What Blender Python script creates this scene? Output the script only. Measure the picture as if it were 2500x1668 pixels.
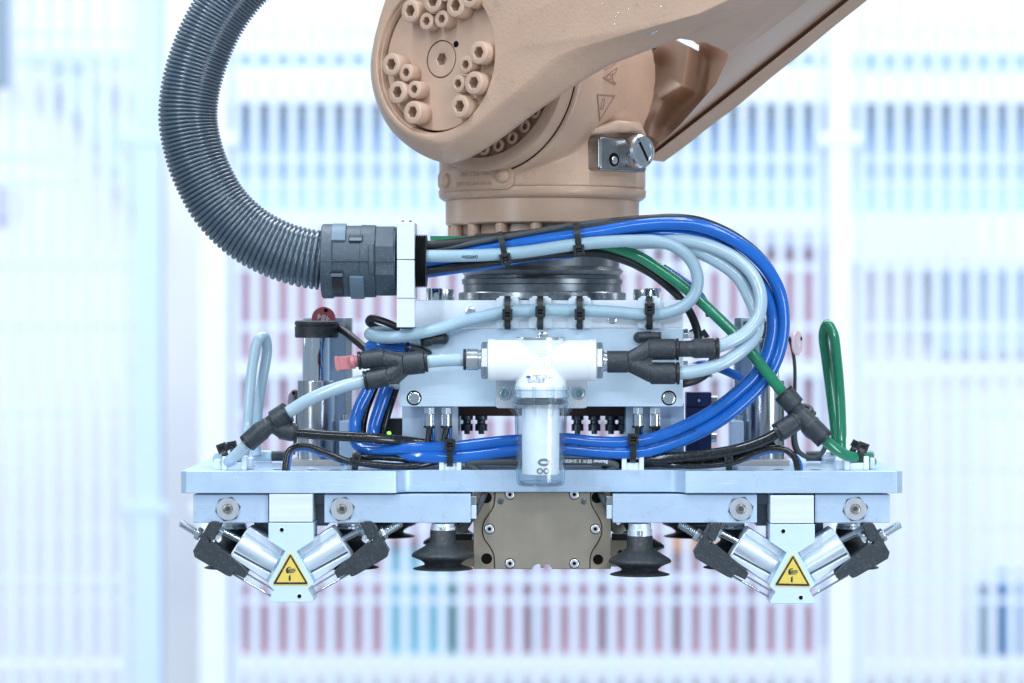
import bpy, bmesh, math, random
from mathutils import Vector, Matrix, Quaternion

for o in list(bpy.data.objects):
    bpy.data.objects.remove(o)
scene = bpy.context.scene
COL = scene.collection

# ------------------------------------------------------------------ camera
# 1 unit of the photograph's pixel grid = 0.28 mm in the plane of the base plate's front edge
S = 0.00028
CAM_DIST = 2.0
DP = CAM_DIST / S
VX, VY = 1310.0, 780.0          # vanishing point of the depth axis
cam_data = bpy.data.cameras.new("camera")
cam = bpy.data.objects.new("camera", cam_data)
COL.objects.link(cam)
cam.location = (0, -CAM_DIST, 0)
cam.rotation_euler = (math.radians(90), 0, 0)
cam_data.sensor_width = 36
cam_data.lens = 36 * CAM_DIST / (2500 * S)
cam_data.shift_x = (1250 - VX) / 2500
cam_data.shift_y = (VY - 834) / 2500
cam_data.clip_start = 0.05
cam_data.clip_end = 100
cam_data.dof.use_dof = True
cam_data.dof.focus_distance = CAM_DIST + 0.01
cam_data.dof.aperture_fstop = 6.5
scene.camera = cam

# ------------------------------------------------------------------ light
world = bpy.data.worlds.new("World")
scene.world = world
world.use_nodes = True
bg = world.node_tree.nodes["Background"]
bg.inputs[0].default_value = (0.63, 0.80, 1.0, 1)
bg.inputs[1].default_value = 0.42

def area(name, loc, target, sx, sy, power, color):
    l = bpy.data.lights.new(name, 'AREA')
    l.shape = 'RECTANGLE'
    l.size, l.size_y = sx, sy
    l.energy = power
    l.color = color
    o = bpy.data.objects.new(name, l)
    o.location = loc
    d = Vector(target) - Vector(loc)
    o.rotation_euler = d.to_track_quat('-Z', 'Y').to_euler()
    COL.objects.link(o)
    return o

area("hall_and_fill_lamp", (-1.0, -1.1, 2.2), (0, 0.1, 0), 0.13, 2.4, 52, (0.80, 0.905, 1.0))
area("hall_and_fill_lamp", (0.9, -1.1, 2.2), (0, 0.1, 0), 0.13, 2.4, 46, (0.80, 0.905, 1.0))
area("hall_and_fill_lamp", (0.0, 0.9, 2.2), (0, 0.2, 0), 2.4, 0.3, 42, (0.80, 0.905, 1.0))
area("hall_and_fill_lamp", (-1.9, -2.6, 0.9), (0, 0, 0), 0.2, 1.8, 36, (0.84, 0.925, 1.0))
area("hall_and_fill_lamp", (0.6, -3.0, 1.5), (0, 0.1, 0), 1.6, 0.16, 25, (0.84, 0.925, 1.0))
area("hall_and_fill_lamp", (1.7, -1.9, -0.8), (0.15, 0, 0.15), 0.7, 1.4, 30, (0.86, 0.935, 1.0))  # added low fill that brightens the arm's underside, not a ceiling lamp
area("hall_and_fill_lamp", (-1.6, 2.2, 3.2), (-0.8, 4.2, 0), 2.5, 0.5, 82, (0.90, 0.945, 1.0))
area("hall_and_fill_lamp", (1.6, 2.2, 3.2), (0.8, 4.2, 0), 2.5, 0.5, 82, (0.90, 0.945, 1.0))

area("hall_and_fill_lamp", (-2.7, 1.5, -0.2), (-0.4, 4.0, -0.9), 0.4, 1.4, 22, (0.93, 0.95, 1.0))  # unseen low fill, added to lift the lower half of the background
area("hall_and_fill_lamp", (2.7, 1.5, -0.2), (0.4, 4.0, -0.9), 0.4, 1.4, 22, (0.93, 0.95, 1.0))  # matching added fill on the right side

scene.view_settings.view_transform = 'Standard'
scene.view_settings.look = 'None'
scene.view_settings.exposure = 0.0
scene.view_settings.gamma = 1.0
scene.cycles.transparent_max_bounces = 40
scene.cycles.max_bounces = 14

# ------------------------------------------------------------------ helpers
def W(px, py, d=0.0):
    """photograph position (px, py) at depth d (same 0.28 mm units, away from the camera)"""
    f = (1 + d / DP) * S
    return Vector(((px - VX) * f, d * S, -(py - VY) * f))

def K(d=0.0):
    return S * (1 + d / DP)

def catmull(pts, n=10, closed=False):
    P = [Vector(p) for p in pts]
    out = []
    m = len(P)
    rng = range(m if closed else m - 1)
    for i in rng:
        if closed:
            p0, p1, p2, p3 = P[(i - 1) % m], P[i], P[(i + 1) % m], P[(i + 2) % m]
        else:
            p1, p2 = P[i], P[i + 1]
            p0 = P[i - 1] if i > 0 else p1 * 2 - p2
            p3 = P[i + 2] if i + 2 < m else p2 * 2 - p1
        t0 = 0.0
        t1 = t0 + max((p1 - p0).length, 1e-9) ** 0.5
        t2 = t1 + max((p2 - p1).length, 1e-9) ** 0.5
        t3 = t2 + max((p3 - p2).length, 1e-9) ** 0.5
        for k in range(n):
            t = t1 + (t2 - t1) * k / n
            a1 = p0 * ((t1 - t) / (t1 - t0)) + p1 * ((t - t0) / (t1 - t0))
            a2 = p1 * ((t2 - t) / (t2 - t1)) + p2 * ((t - t1) / (t2 - t1))
            a3 = p2 * ((t3 - t) / (t3 - t2)) + p3 * ((t - t2) / (t3 - t2))
            b1 = a1 * ((t2 - t) / (t2 - t0)) + a2 * ((t - t0) / (t2 - t0))
            b2 = a2 * ((t3 - t) / (t3 - t1)) + a3 * ((t - t1) / (t3 - t1))
            out.append(b1 * ((t2 - t) / (t2 - t1)) + b2 * ((t - t1) / (t2 - t1)))
    if not closed:
        out.append(P[-1].copy())
    return out

def basis(axis):
    a = Vector(axis).normalized()
    ref = Vector((0, 0, 1)) if abs(a.z) < 0.9 else Vector((1, 0, 0))
    e1 = ref.cross(a).normalized()
    e2 = a.cross(e1).normalized()
    return a, e1, e2

class G:
    """collects shapes in world coordinates; build() links them as one mesh object"""
    def __init__(self):
        self.bm = bmesh.new()
    def face(self, vs):
        try:
            return self.bm.faces.new(vs)
        except ValueError:
            return None
    def hexa(self, pts):
        v = [self.bm.verts.new(p) for p in pts]
        for q in ((0, 1, 2, 3), (7, 6, 5, 4), (0, 4, 5, 1), (1, 5, 6, 2), (2, 6, 7, 3), (3, 7, 4, 0)):
            self.face([v[i] for i in q])
        return self
    def box(self, x0, y0, x1, y1, d0, d1):
        """front face at depth d0 measured in the photograph, extruded straight back to d1"""
        a = [W(x0, y1, d0), W(x1, y1, d0), W(x1, y0, d0), W(x0, y0, d0)]
        off = Vector((0, (d1 - d0) * S, 0))
        return self.hexa(a + [p + off for p in a])
    def obox(self, c, ex, ey, ez):
        """box at centre c with half-extent vectors"""
        c = Vector(c)
        p = [c - ex - ey - ez, c + ex - ey - ez, c + ex + ey - ez, c - ex + ey - ez,
             c - ex - ey + ez, c + ex - ey + ez, c + ex + ey + ez, c - ex + ey + ez]
        return self.hexa(p)
    def prism(self, pts, d0, d1):
        return self.extrude([W(x, y, d0) for x, y in pts], Vector((0, (d1 - d0) * S, 0)))
    def extrude(self, pts, off):
        a = [self.bm.verts.new(p) for p in pts]
        b = [self.bm.verts.new(Vector(p) + off) for p in pts]
        n = len(a)
        self.face(a)
        self.face(list(reversed(b)))
        for i in range(n):
            j = (i + 1) % n
            self.face([a[i], b[i], b[j], a[j]])
        return self
    def lathe(self, c, axis, prof, seg=32, cap0=True, cap1=True, rot=0.0):
        """prof: (t, r) or (t, r, 'hex'), in metres, along axis from c"""
        c = Vector(c)
        a, e1, e2 = basis(axis)
        rings = []
        for q in prof:
            t, r = q[0], q[1]
            ring = []
            for i in range(seg):
                an = 2 * math.pi * i / seg + rot
                rr = r
                if len(q) > 2:
                    m = (2 * math.pi * i / seg) % (math.pi / 3) - math.pi / 6
                    rr = r * math.cos(math.pi / 6) / math.cos(m)
                ring.append(self.bm.verts.new(c + a * t + (e1 * math.cos(an) + e2 * math.sin(an)) * rr))
            rings.append(ring)
        for r0, r1 in zip(rings, rings[1:]):
            for i in range(seg):
                j = (i + 1) % seg
                self.face([r0[i], r0[j], r1[j], r1[i]])
        if cap0:
            self.face(list(reversed(rings[0])))
        if cap1:
            self.face(rings[-1])
        return self
    def cyl(self, p0, p1, r, seg=24, r1=None):
        p0, p1 = Vector(p0), Vector(p1)
        ax = p1 - p0
        return self.lathe(p0, ax, [(0, r), (ax.length, r if r1 is None else r1)], seg)
    def sweep(self, path, radii, seg=14, caps=True):
        path = [Vector(p) for p in path]
        n = len(path)
        if not hasattr(radii, '__len__'):
            radii = [radii] * n
        t0 = (path[1] - path[0]).normalized()
        ref = Vector((0, -1, 0))
        if abs(ref.dot(t0)) > 0.95:
            ref = Vector((0, 0, 1))
        e = (ref - t0 * ref.dot(t0)).normalized()
        rings = []
        prev = t0
        for i in range(n):
            if i == 0:
                t = t0
            elif i == n - 1:
                t = (path[i] - path[i - 1]).normalized()
            else:
                t = (path[i + 1] - path[i - 1]).normalized()
            e = prev.rotation_difference(t) @ e
            e = (e - t * e.dot(t)).normalized()
            b = t.cross(e)
            prev = t
            rings.append([self.bm.verts.new(path[i] + (e * math.cos(2 * math.pi * k / seg) + b * math.sin(2 * math.pi * k / seg)) * radii[i]) for k in range(seg)])
        for r0, r1 in zip(rings, rings[1:]):
            for k in range(seg):
                j = (k + 1) % seg
                self.face([r0[k], r0[j], r1[j], r1[k]])
        if caps:
            self.face(list(reversed(rings[0])))
            self.face(rings[-1])
        return self
    def strip(self, rows):
        """grid surface through equally long rows of points"""
        vs = [[self.bm.verts.new(p) for p in r] for r in rows]
        for a, b in zip(vs, vs[1:]):
            for i in range(len(a) - 1):
                self.face([a[i], a[i + 1], b[i + 1], b[i]])
        return self
    def rings(self, rows, cap0=False, cap1=False):
        vs = [[self.bm.verts.new(p) for p in r] for r in rows]
        n = len(vs[0])
        for a, b in zip(vs, vs[1:]):
            for i in range(n):
                j = (i + 1) % n
                self.face([a[i], a[j], b[j], b[i]])
        if cap0:
            self.face(list(reversed(vs[0])))
        if cap1:
            self.face(vs[-1])
        return self
    def build(self, name, m, parent=None, bevel=0.0, seg=2, sharp=38, fix=True, origin=None):
        bm = self.bm
        if fix:
            bmesh.ops.recalc_face_normals(bm, faces=bm.faces)
        org = Vector((0, 0, 0))
        if parent is not None:
            p = parent
            org = Vector((0, 0, 0))
            while p is not None:
                org += p.location
                p = p.parent
        elif origin is not None:
            org = Vector(origin)
        else:
            if bm.verts:
                xs = [v.co for v in bm.verts]
                org = Vector((sum(v.x for v in xs) / len(xs), sum(v.y for v in xs) / len(xs), min(v.z for v in xs)))
        bmesh.ops.translate(bm, verts=bm.verts, vec=-org)
        ang = math.radians(sharp)
        for f in bm.faces:
            f.smooth = True
        for e in bm.edges:
            if len(e.link_faces) == 2 and e.calc_face_angle(0) > ang:
                e.smooth = False
        me = bpy.data.meshes.new(name)
        bm.to_mesh(me)
        bm.free()
        me.materials.append(m)
        o = bpy.data.objects.new(name, me)
        COL.objects.link(o)
        if parent is not None:
            o.parent = parent
        else:
            o.location = org
        if bevel > 0:
            mod = o.modifiers.new("bevel", 'BEVEL')
            mod.width = bevel * S
            mod.segments = seg
            mod.limit_method = 'ANGLE'
            mod.angle_limit = math.radians(40)
            mod.harden_normals = True
        return o

def thing(name, label, cat, loc, group=None):
    o = bpy.data.objects.new(name, None)
    o.empty_display_size = 0.02
    COL.objects.link(o)
    o.location = loc
    tag(o, label, cat, group)
    return o

def tag(o, label=None, cat=None, group=None, kind=None):
    if label: o["label"] = label
    if cat: o["category"] = cat
    if group: o["group"] = group
    if kind: o["kind"] = kind
    return o

def copy_tree(o, parent=None):
    c = o.copy()
    COL.objects.link(c)
    c.parent = parent
    for ch in list(o.children):
        copy_tree(ch, c)
    return c

def remesh(o, voxel, smooth=4, fac=0.5):
    m = o.modifiers.new("remesh", 'REMESH')
    m.mode = 'VOXEL'
    m.voxel_size = voxel * S
    m.use_smooth_shade = True
    s = o.modifiers.new("smooth", 'SMOOTH')
    s.iterations = smooth
    s.factor = fac
    return o

# ------------------------------------------------------------------ materials
MATS = {}
def mat(name, col, rough=0.5, metal=0.0, bump=0.0, bscale=800.0, var=0.0, vscale=60.0, spots=0.0,
        spot_col=(0.6, 0.66, 0.7), spot_scale=900.0, coat=0.0, spec=0.5, aniso=None, stretch=None, sss=0.0, scratch=0.0):
    m = bpy.data.materials.new(name)
    m.use_nodes = True
    nt = m.node_tree
    N, L = nt.nodes, nt.links
    p = N["Principled BSDF"]
    p.inputs["Base Color"].default_value = (*col, 1)
    p.inputs["Roughness"].default_value = rough
    p.inputs["Metallic"].default_value = metal
    p.inputs["Specular IOR Level"].default_value = spec
    p.inputs["Coat Weight"].default_value = coat
    p.inputs["Coat Roughness"].default_value = 0.12
    if sss:
        p.inputs["Subsurface Weight"].default_value = sss
        p.inputs["Subsurface Radius"].default_value = (0.004, 0.005, 0.006)
        p.inputs["Subsurface Scale"].default_value = 0.5
    tc = N.new("ShaderNodeTexCoord")
    vec = tc.outputs["Object"]
    if stretch:
        mp = N.new("ShaderNodeMapping")
        mp.inputs["Scale"].default_value = stretch
        L.new(vec, mp.inputs["Vector"])
        vec = mp.outputs["Vector"]
    csock = None
    if var > 0:
        n = N.new("ShaderNodeTexNoise")
        n.inputs["Scale"].default_value = vscale
        n.inputs["Detail"].default_value = 6
        n.inputs["Roughness"].default_value = 0.65
        L.new(vec, n.inputs["Vector"])
        r = N.new("ShaderNodeMapRange")
        r.inputs["From Min"].default_value = 0.3
        r.inputs["From Max"].default_value = 0.7
        r.inputs["To Min"].default_value = 1 - var
        r.inputs["To Max"].default_value = 1 + var
        L.new(n.outputs["Fac"], r.inputs["Value"])
        mx = N.new("ShaderNodeMix")
        mx.data_type = 'RGBA'
        mx.blend_type = 'MULTIPLY'
        mx.inputs["Factor"].default_value = 1
        mx.inputs["A"].default_value = (*col, 1)
        L.new(r.outputs["Result"], mx.inputs["B"])
        csock = mx.outputs["Result"]
        r2 = N.new("ShaderNodeMapRange")
        r2.inputs["To Min"].default_value = max(0.02, rough - 0.09)
        r2.inputs["To Max"].default_value = min(1, rough + 0.09)
        L.new(n.outputs["Fac"], r2.inputs["Value"])
        L.new(r2.outputs["Result"], p.inputs["Roughness"])
    if spots > 0:
        n2 = N.new("ShaderNodeTexNoise")
        n2.inputs["Scale"].default_value = spot_scale
        n2.inputs["Detail"].default_value = 3
        L.new(vec, n2.inputs["Vector"])
        n3 = N.new("ShaderNodeTexNoise")
        n3.inputs["Scale"].default_value = spot_scale / 5
        n3.inputs["Detail"].default_value = 3
        L.new(vec, n3.inputs["Vector"])
        ad = N.new("ShaderNodeMath")
        ad.operation = 'MULTIPLY'
        L.new(n2.outputs["Fac"], ad.inputs[0])
        L.new(n3.outputs["Fac"], ad.inputs[1])
        r3 = N.new("ShaderNodeMapRange")
        r3.inputs["From Min"].default_value = 0.30
        r3.inputs["From Max"].default_value = 0.42
        r3.inputs["To Min"].default_value = 0
        r3.inputs["To Max"].default_value = spots
        L.new(ad.outputs[0], r3.inputs["Value"])
        mx2 = N.new("ShaderNodeMix")
        mx2.data_type = 'RGBA'
        if csock:
            L.new(csock, mx2.inputs["A"])
        else:
            mx2.inputs["A"].default_value = (*col, 1)
        mx2.inputs["B"].default_value = (*spot_col, 1)
        L.new(r3.outputs["Result"], mx2.inputs["Factor"])
        csock = mx2.outputs["Result"]
    if scratch > 0:
        mp2 = N.new("ShaderNodeMapping")
        mp2.inputs["Rotation"].default_value = (0.0, 0.35, 0.2)
        mp2.inputs["Scale"].default_value = (30, 700, 1100)
        L.new(tc.outputs["Object"], mp2.inputs["Vector"])
        n5 = N.new("ShaderNodeTexNoise")
        n5.inputs["Scale"].default_value = 1.0
        n5.inputs["Detail"].default_value = 2
        L.new(mp2.outputs["Vector"], n5.inputs["Vector"])
        r5 = N.new("ShaderNodeMapRange")
        r5.inputs["From Min"].default_value = 0.66
        r5.inputs["From Max"].default_value = 0.74
        r5.inputs["To Max"].default_value = scratch
        L.new(n5.outputs["Fac"], r5.inputs["Value"])
        mx5 = N.new("ShaderNodeMix")
        mx5.data_type = 'RGBA'
        if csock:
            L.new(csock, mx5.inputs["A"])
        else:
            mx5.inputs["A"].default_value = (*col, 1)
        mx5.inputs["B"].default_value = (0.9, 0.92, 0.94, 1)
        L.new(r5.outputs["Result"], mx5.inputs["Factor"])
        csock = mx5.outputs["Result"]
    if csock:
        L.new(csock, p.inputs["Base Color"])
    if bump > 0:
        n4 = N.new("ShaderNodeTexNoise")
        n4.inputs["Scale"].default_value = bscale
        n4.inputs["Detail"].default_value = 3
        L.new(vec, n4.inputs["Vector"])
        b = N.new("ShaderNodeBump")
        b.inputs["Strength"].default_value = bump
        b.inputs["Distance"].default_value = 0.0004
        L.new(n4.outputs["Fac"], b.inputs["Height"])
        L.new(b.outputs["Normal"], p.inputs["Normal"])
    MATS[name] = m
    return m

paint = mat("brown_paint", (0.515, 0.340, 0.242), 0.33, 0, bump=0.75, bscale=520, var=0.07, vscale=14, spec=0.5, spots=0.16, spot_col=(0.24, 0.16, 0.12), spot_scale=420)
paint_fine = mat("brown_paint_smooth", (0.515, 0.344, 0.250), 0.32, 0, bump=0.18, bscale=900, var=0.06, vscale=40)
alu = mat("anodised_aluminium", (0.485, 0.62, 0.78), 0.38, 0.35, bump=0.12, bscale=3500, var=0.05, vscale=35, spots=0.25, spot_col=(0.33, 0.38, 0.44), spot_scale=500, scratch=0.5)
alu_white = mat("milled_aluminium", (0.80, 0.87, 0.92), 0.34, 0.35, bump=0.25, bscale=500, var=0.04, vscale=60, stretch=(0.15, 1, 4))
alu_panel = mat("pale_aluminium", (0.62, 0.77, 0.90), 0.40, 0.25, bump=0.08, bscale=3000, var=0.035, vscale=25, spots=0.16, spot_col=(0.40, 0.45, 0.52), spot_scale=400, scratch=0.4)
alu_bright = mat("bright_aluminium_profile", (0.72, 0.81, 0.90), 0.36, 0.45)
steel = mat("steel", (0.62, 0.64, 0.66), 0.25, 1.0, var=0.05, vscale=160)
steel_dark = mat("dark_steel", (0.16, 0.18, 0.20), 0.32, 0.9, var=0.2, vscale=120, bump=0.08, bscale=900)
steel_brushed = mat("brushed_steel", (0.55, 0.57, 0.60), 0.22, 1.0, var=0.25, vscale=500, stretch=(1, 1, 0.01))
chrome = mat("chrome", (0.80, 0.84, 0.88), 0.06, 1.0)
zinc = mat("zinc_plated", (0.72, 0.78, 0.82), 0.22, 0.9, var=0.06, vscale=300)
black = mat("black_plastic", (0.025, 0.032, 0.040), 0.40, 0, bump=0.35, bscale=2600, var=0.06, vscale=120, spots=0.22, spot_col=(0.30, 0.35, 0.40), spot_scale=2600)
black_soft = mat("black_rubber", (0.021, 0.025, 0.029), 0.48, 0, bump=0.35, bscale=2000, var=0.08, vscale=90, spots=0.30, spot_col=(0.22, 0.25, 0.28), spot_scale=2000)
black_fine = mat("black_nylon", (0.016, 0.019, 0.022), 0.35, 0, var=0.15, vscale=200)
coupling_m = mat("coupling_polyamide", (0.048, 0.070, 0.092), 0.42, 0, bump=0.35, bscale=2400, spots=0.25, spot_col=(0.30, 0.36, 0.42), spot_scale=2600)
grey_clip = mat("grey_plastic", (0.115, 0.170, 0.225), 0.45, 0, bump=0.1, bscale=2200)
conduit_m = mat("conduit_polyamide", (0.058, 0.088, 0.120), 0.30, 0, coat=0.7, var=0.1, vscale=150, spots=0.2, spot_col=(0.34, 0.42, 0.48), spot_scale=1800)
hose_grey = mat("grey_polyurethane", (0.31, 0.445, 0.53), 0.33, 0, var=0.07, vscale=45, spots=0.12, spot_col=(0.22, 0.30, 0.36), spot_scale=500)
hose_pale = mat("pale_polyurethane", (0.385, 0.515, 0.60), 0.17, 0, var=0.06, vscale=45, coat=0.3, spots=0.10, spot_col=(0.26, 0.36, 0.43), spot_scale=500)
hose_blue = mat("blue_polyurethane", (0.010, 0.125, 0.50), 0.14, 0, var=0.10, vscale=60, coat=0.4)
hose_green = mat("green_polyurethane", (0.016, 0.195, 0.10), 0.15, 0, var=0.10, vscale=220, coat=0.4)
hose_black = mat("black_polyurethane", (0.010, 0.012, 0.014), 0.20, 0, var=0.2, vscale=120, spots=0.35, spot_col=(0.16, 0.17, 0.18), spot_scale=2600, coat=0.2)
cable_black = mat("black_cable", (0.014, 0.016, 0.018), 0.40, 0, var=0.15, vscale=200)
cable_dark = mat("dark_grey_cable", (0.055, 0.065, 0.075), 0.55, 0, bump=0.2, bscale=2500, var=0.1, vscale=200)
white_plastic = mat("white_plastic", (0.84, 0.88, 0.91), 0.35, 0, var=0.015, vscale=40, sss=0.1)
nylon = mat("natural_nylon", (0.72, 0.82, 0.89), 0.40, 0, sss=0.3)
cartridge_m = mat("filter_cartridge", (0.85, 0.89, 0.92), 0.8, 0, bump=0.2, bscale=1500, var=0.03, vscale=50)
bronze = mat("bronze_anodised", (0.30, 0.255, 0.195), 0.42, 0.35, bump=0.15, bscale=4500, var=0.06, vscale=90)
bronze_cover = mat("bronze_cover", (0.285, 0.25, 0.20), 0.45, 0.35, bump=0.15, bscale=4500, var=0.06, vscale=60)
red_plastic = mat("red_plastic", (0.47, 0.17, 0.19), 0.45, 0, var=0.06, vscale=200)
red_tag = mat("red_tag", (0.42, 0.085, 0.10), 0.45, 0)
pink_tag = mat("pink_tag", (0.70, 0.52, 0.58), 0.4, 0)
yellow = mat("yellow_label", (0.70, 0.53, 0.10), 0.45, 0, var=0.05, vscale=300)
black_ink = mat("black_ink", (0.018, 0.018, 0.018), 0.5, 0, spots=0.35, spot_col=(0.5, 0.5, 0.5), spot_scale=1500)
ink = mat("dark_print", (0.02, 0.03, 0.05), 0.5, 0)
ink_navy = mat("navy_print", (0.006, 0.03, 0.16), 0.5, 0)
ink_blue = mat("blue_print", (0.01, 0.08, 0.42), 0.5, 0)
ink_white = mat("white_print", (0.72, 0.76, 0.80), 0.5, 0)
ink_grey = mat("grey_print", (0.16, 0.18, 0.20), 0.6, 0, var=0.3, vscale=900)
navy = mat("navy_plastic", (0.008, 0.022, 0.10), 0.40, 0)
dark_void = mat("dark_hole", (0.004, 0.004, 0.004), 0.8, 0, spec=0.1)
rust_bar = mat("brown_manifold", (0.10, 0.042, 0.03), 0.45, 0, var=0.1, vscale=60)
chip = mat("bare_metal_chip", (0.80, 0.82, 0.84), 0.22, 1.0, bump=0.5, bscale=1500)

def clear_mat(name, tint, gloss=0.10, haze=0.10):
    m = bpy.data.materials.new(name)
    m.use_nodes = True
    N, L = m.node_tree.nodes, m.node_tree.links
    N.remove(N["Principled BSDF"])
    tr = N.new("ShaderNodeBsdfTransparent")
    tr.inputs[0].default_value = (*tint, 1)
    gl = N.new("ShaderNodeBsdfGlossy")
    gl.inputs["Roughness"].default_value = 0.07
    df = N.new("ShaderNodeBsdfTranslucent")
    df.inputs[0].default_value = (0.80, 0.88, 0.95, 1)
    d2 = N.new("ShaderNodeBsdfDiffuse")
    d2.inputs[0].default_value = (0.75, 0.85, 0.93, 1)
    lw = N.new("ShaderNodeLayerWeight")
    lw.inputs["Blend"].default_value = 0.5
    pw = N.new("ShaderNodeMath")
    pw.operation = 'POWER'
    pw.inputs[1].default_value = 4.0
    L.new(lw.outputs["Facing"], pw.inputs[0])
    fr = N.new("ShaderNodeMath")
    fr.operation = 'MULTIPLY_ADD'
    fr.inputs[1].default_value = 0.8
    tm = N.new("ShaderNodeMix")
    tm.data_type = 'RGBA'
    p3 = N.new("ShaderNodeMath")
    p3.operation = 'POWER'
    p3.inputs[1].default_value = 2.5
    L.new(lw.outputs["Facing"], p3.inputs[0])
    L.new(p3.outputs[0], tm.inputs["Factor"])
    tm.inputs["A"].default_value = (*tint, 1)
    tm.inputs["B"].default_value = (0.50, 0.68, 0.80, 1)
    L.new(tm.outputs["Result"], tr.inputs[0])
    fr.inputs[2].default_value = 0.035
    L.new(pw.outputs[0], fr.inputs[0])
    tc = N.new("ShaderNodeTexCoord")
    nz = N.new("ShaderNodeTexNoise")
    nz.inputs["Scale"].default_value = 120
    nz.inputs["Detail"].default_value = 8
    L.new(tc.outputs["Object"], nz.inputs["Vector"])
    mr = N.new("ShaderNodeMapRange")
    mr.inputs["From Min"].default_value = 0.35
    mr.inputs["From Max"].default_value = 0.75
    mr.inputs["To Min"].default_value = haze * 0.4
    mr.inputs["To Max"].default_value = haze * 1.8
    L.new(nz.outputs["Fac"], mr.inputs["Value"])
    m0 = N.new("ShaderNodeMixShader")
    m0.inputs[0].default_value = 0.5
    L.new(df.outputs[0], m0.inputs[1])
    L.new(d2.outputs[0], m0.inputs[2])
    m1 = N.new("ShaderNodeMixShader")
    L.new(mr.outputs["Result"], m1.inputs[0])
    L.new(tr.outputs[0], m1.inputs[1])
    L.new(m0.outputs[0], m1.inputs[2])
    m2 = N.new("ShaderNodeMixShader")
    L.new(fr.outputs[0], m2.inputs[0])
    L.new(m1.outputs[0], m2.inputs[1])
    L.new(gl.outputs[0], m2.inputs[2])
    L.new(m2.outputs[0], N["Material Output"].inputs[0])
    return m
clear = clear_mat("clear_polycarbonate", (0.975, 0.988, 0.996), haze=0.045)

def led_mat():
    m = bpy.data.materials.new("green_led")
    m.use_nodes = True
    p = m.node_tree.nodes["Principled BSDF"]
    p.inputs["Base Color"].default_value = (0.1, 0.6, 0.05, 1)
    p.inputs["Emission Color"].default_value = (0.25, 1.0, 0.08, 1)
    p.inputs["Emission Strength"].default_value = 2.5
    return m
led_green = led_mat()

# ------------------------------------------------------------------ shared small shapes
def text_mesh(body, size, bold=0.0):
    cu = bpy.data.curves.new("lettering", 'FONT')
    cu.body = body
    cu.size = size
    cu.offset = bold * size
    cu.resolution_u = 3
    o = bpy.data.objects.new("lettering", cu)
    COL.objects.link(o)
    dg = bpy.context.evaluated_depsgraph_get()
    me = bpy.data.meshes.new_from_object(o.evaluated_get(dg))
    bpy.data.objects.remove(o)
    bpy.data.curves.remove(cu)
    return me

def flat_text(body, size, origin, ex, ey, m, parent, name="lettering", centre=True, fold=None):
    """lettering laid on a surface: origin + x*ex + y*ey (world); fold maps points onto a curved face"""
    me = text_mesh(body, size)
    xs = [v.co.x for v in me.vertices]
    ys = [v.co.y for v in me.vertices]
    cx = (min(xs) + max(xs)) / 2 if centre else 0
    cy = (min(ys) + max(ys)) / 2 if centre else 0
    base = Vector((0, 0, 0))
    p = parent
    while p is not None:
        base += p.location
        p = p.parent
    for v in me.vertices:
        q = Vector(origin) + ex * (v.co.x - cx) + ey * (v.co.y - cy)
        if fold:
            q = fold(q)
        v.co = q - base
    me.materials.clear()
    me.materials.append(m)
    o = bpy.data.objects.new(name, me)
    COL.objects.link(o)
    o.parent = parent
    return o

def tube_text(body, size, path, r, s0, m, parent, phi0=0.0, flip=True, ydir=-1, name="lettering"):
    me = text_mesh(body, size, 0.022)
    L = [0.0]
    for a, b in zip(path, path[1:]):
        L.append(L[-1] + (b - a).length)
    base = Vector((0, 0, 0))
    p = parent
    while p is not None:
        base += p.location
        p = p.parent
    ys = [v.co.y for v in me.vertices]
    cy = (min(ys) + max(ys)) / 2
    for v in me.vertices:
        s = s0 - v.co.x if flip else s0 + v.co.x
        s = min(max(s, 0), L[-1] - 1e-6)
        i = 0
        while i < len(L) - 2 and L[i + 1] < s:
            i += 1
        f = (s - L[i]) / max(L[i + 1] - L[i], 1e-9)
        c = path[i].lerp(path[i + 1], f)
        t = (path[i + 1] - path[i]).normalized()
        n = Vector((0, -1, 0))
        n = (n - t * n.dot(t)).normalized()
        b = n.cross(t)
        if b.z < 0 and abs(t.z) < 0.9:
            b = -b
        ph = phi0 + ydir * (v.co.y - cy) / r
        v.co = c + (n * math.cos(ph) + b * math.sin(ph)) * (r + 0.00012) - base
    me.materials.clear()
    me.materials.append(m)
    o = bpy.data.objects.new(name, me)
    COL.objects.link(o)
    o.parent = parent
    return o

def socket_screw(name, c, axis, r, h, m, parent, hexr=None, depth=None, seg=36, rim=0.12):
    """cylinder-head screw: c at the foot of the head, axis outwards, sizes in metres"""
    hexr = hexr or r * 0.52
    depth = depth or h * 0.55
    b = r * rim
    return G().lathe(c, axis, [(0, r), (h - b, r), (h - b * 0.3, r - b * 0.35), (h, r - b), (h, hexr * 1.12, 'hex'), (h - b * 0.5, hexr, 'hex'), (h - depth, hexr, 'hex')], seg, cap0=False).build(name, m, parent, sharp=30)

FRONT = Vector((0, -1, 0))
UP = Vector((0, 0, 1))
RIGHT = Vector((1, 0, 0))

def hose(name, pts, r, m, label, cat="hose", group=None, parent=None, n=10, seg=16, ret=False):
    path = catmull([W(*p) for p in pts], n)
    o = G().sweep(path, r * S, seg).build(name, m, parent, sharp=60)
    if parent is None:
        tag(o, label, cat, group)
    return (o, path) if ret else o

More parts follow.
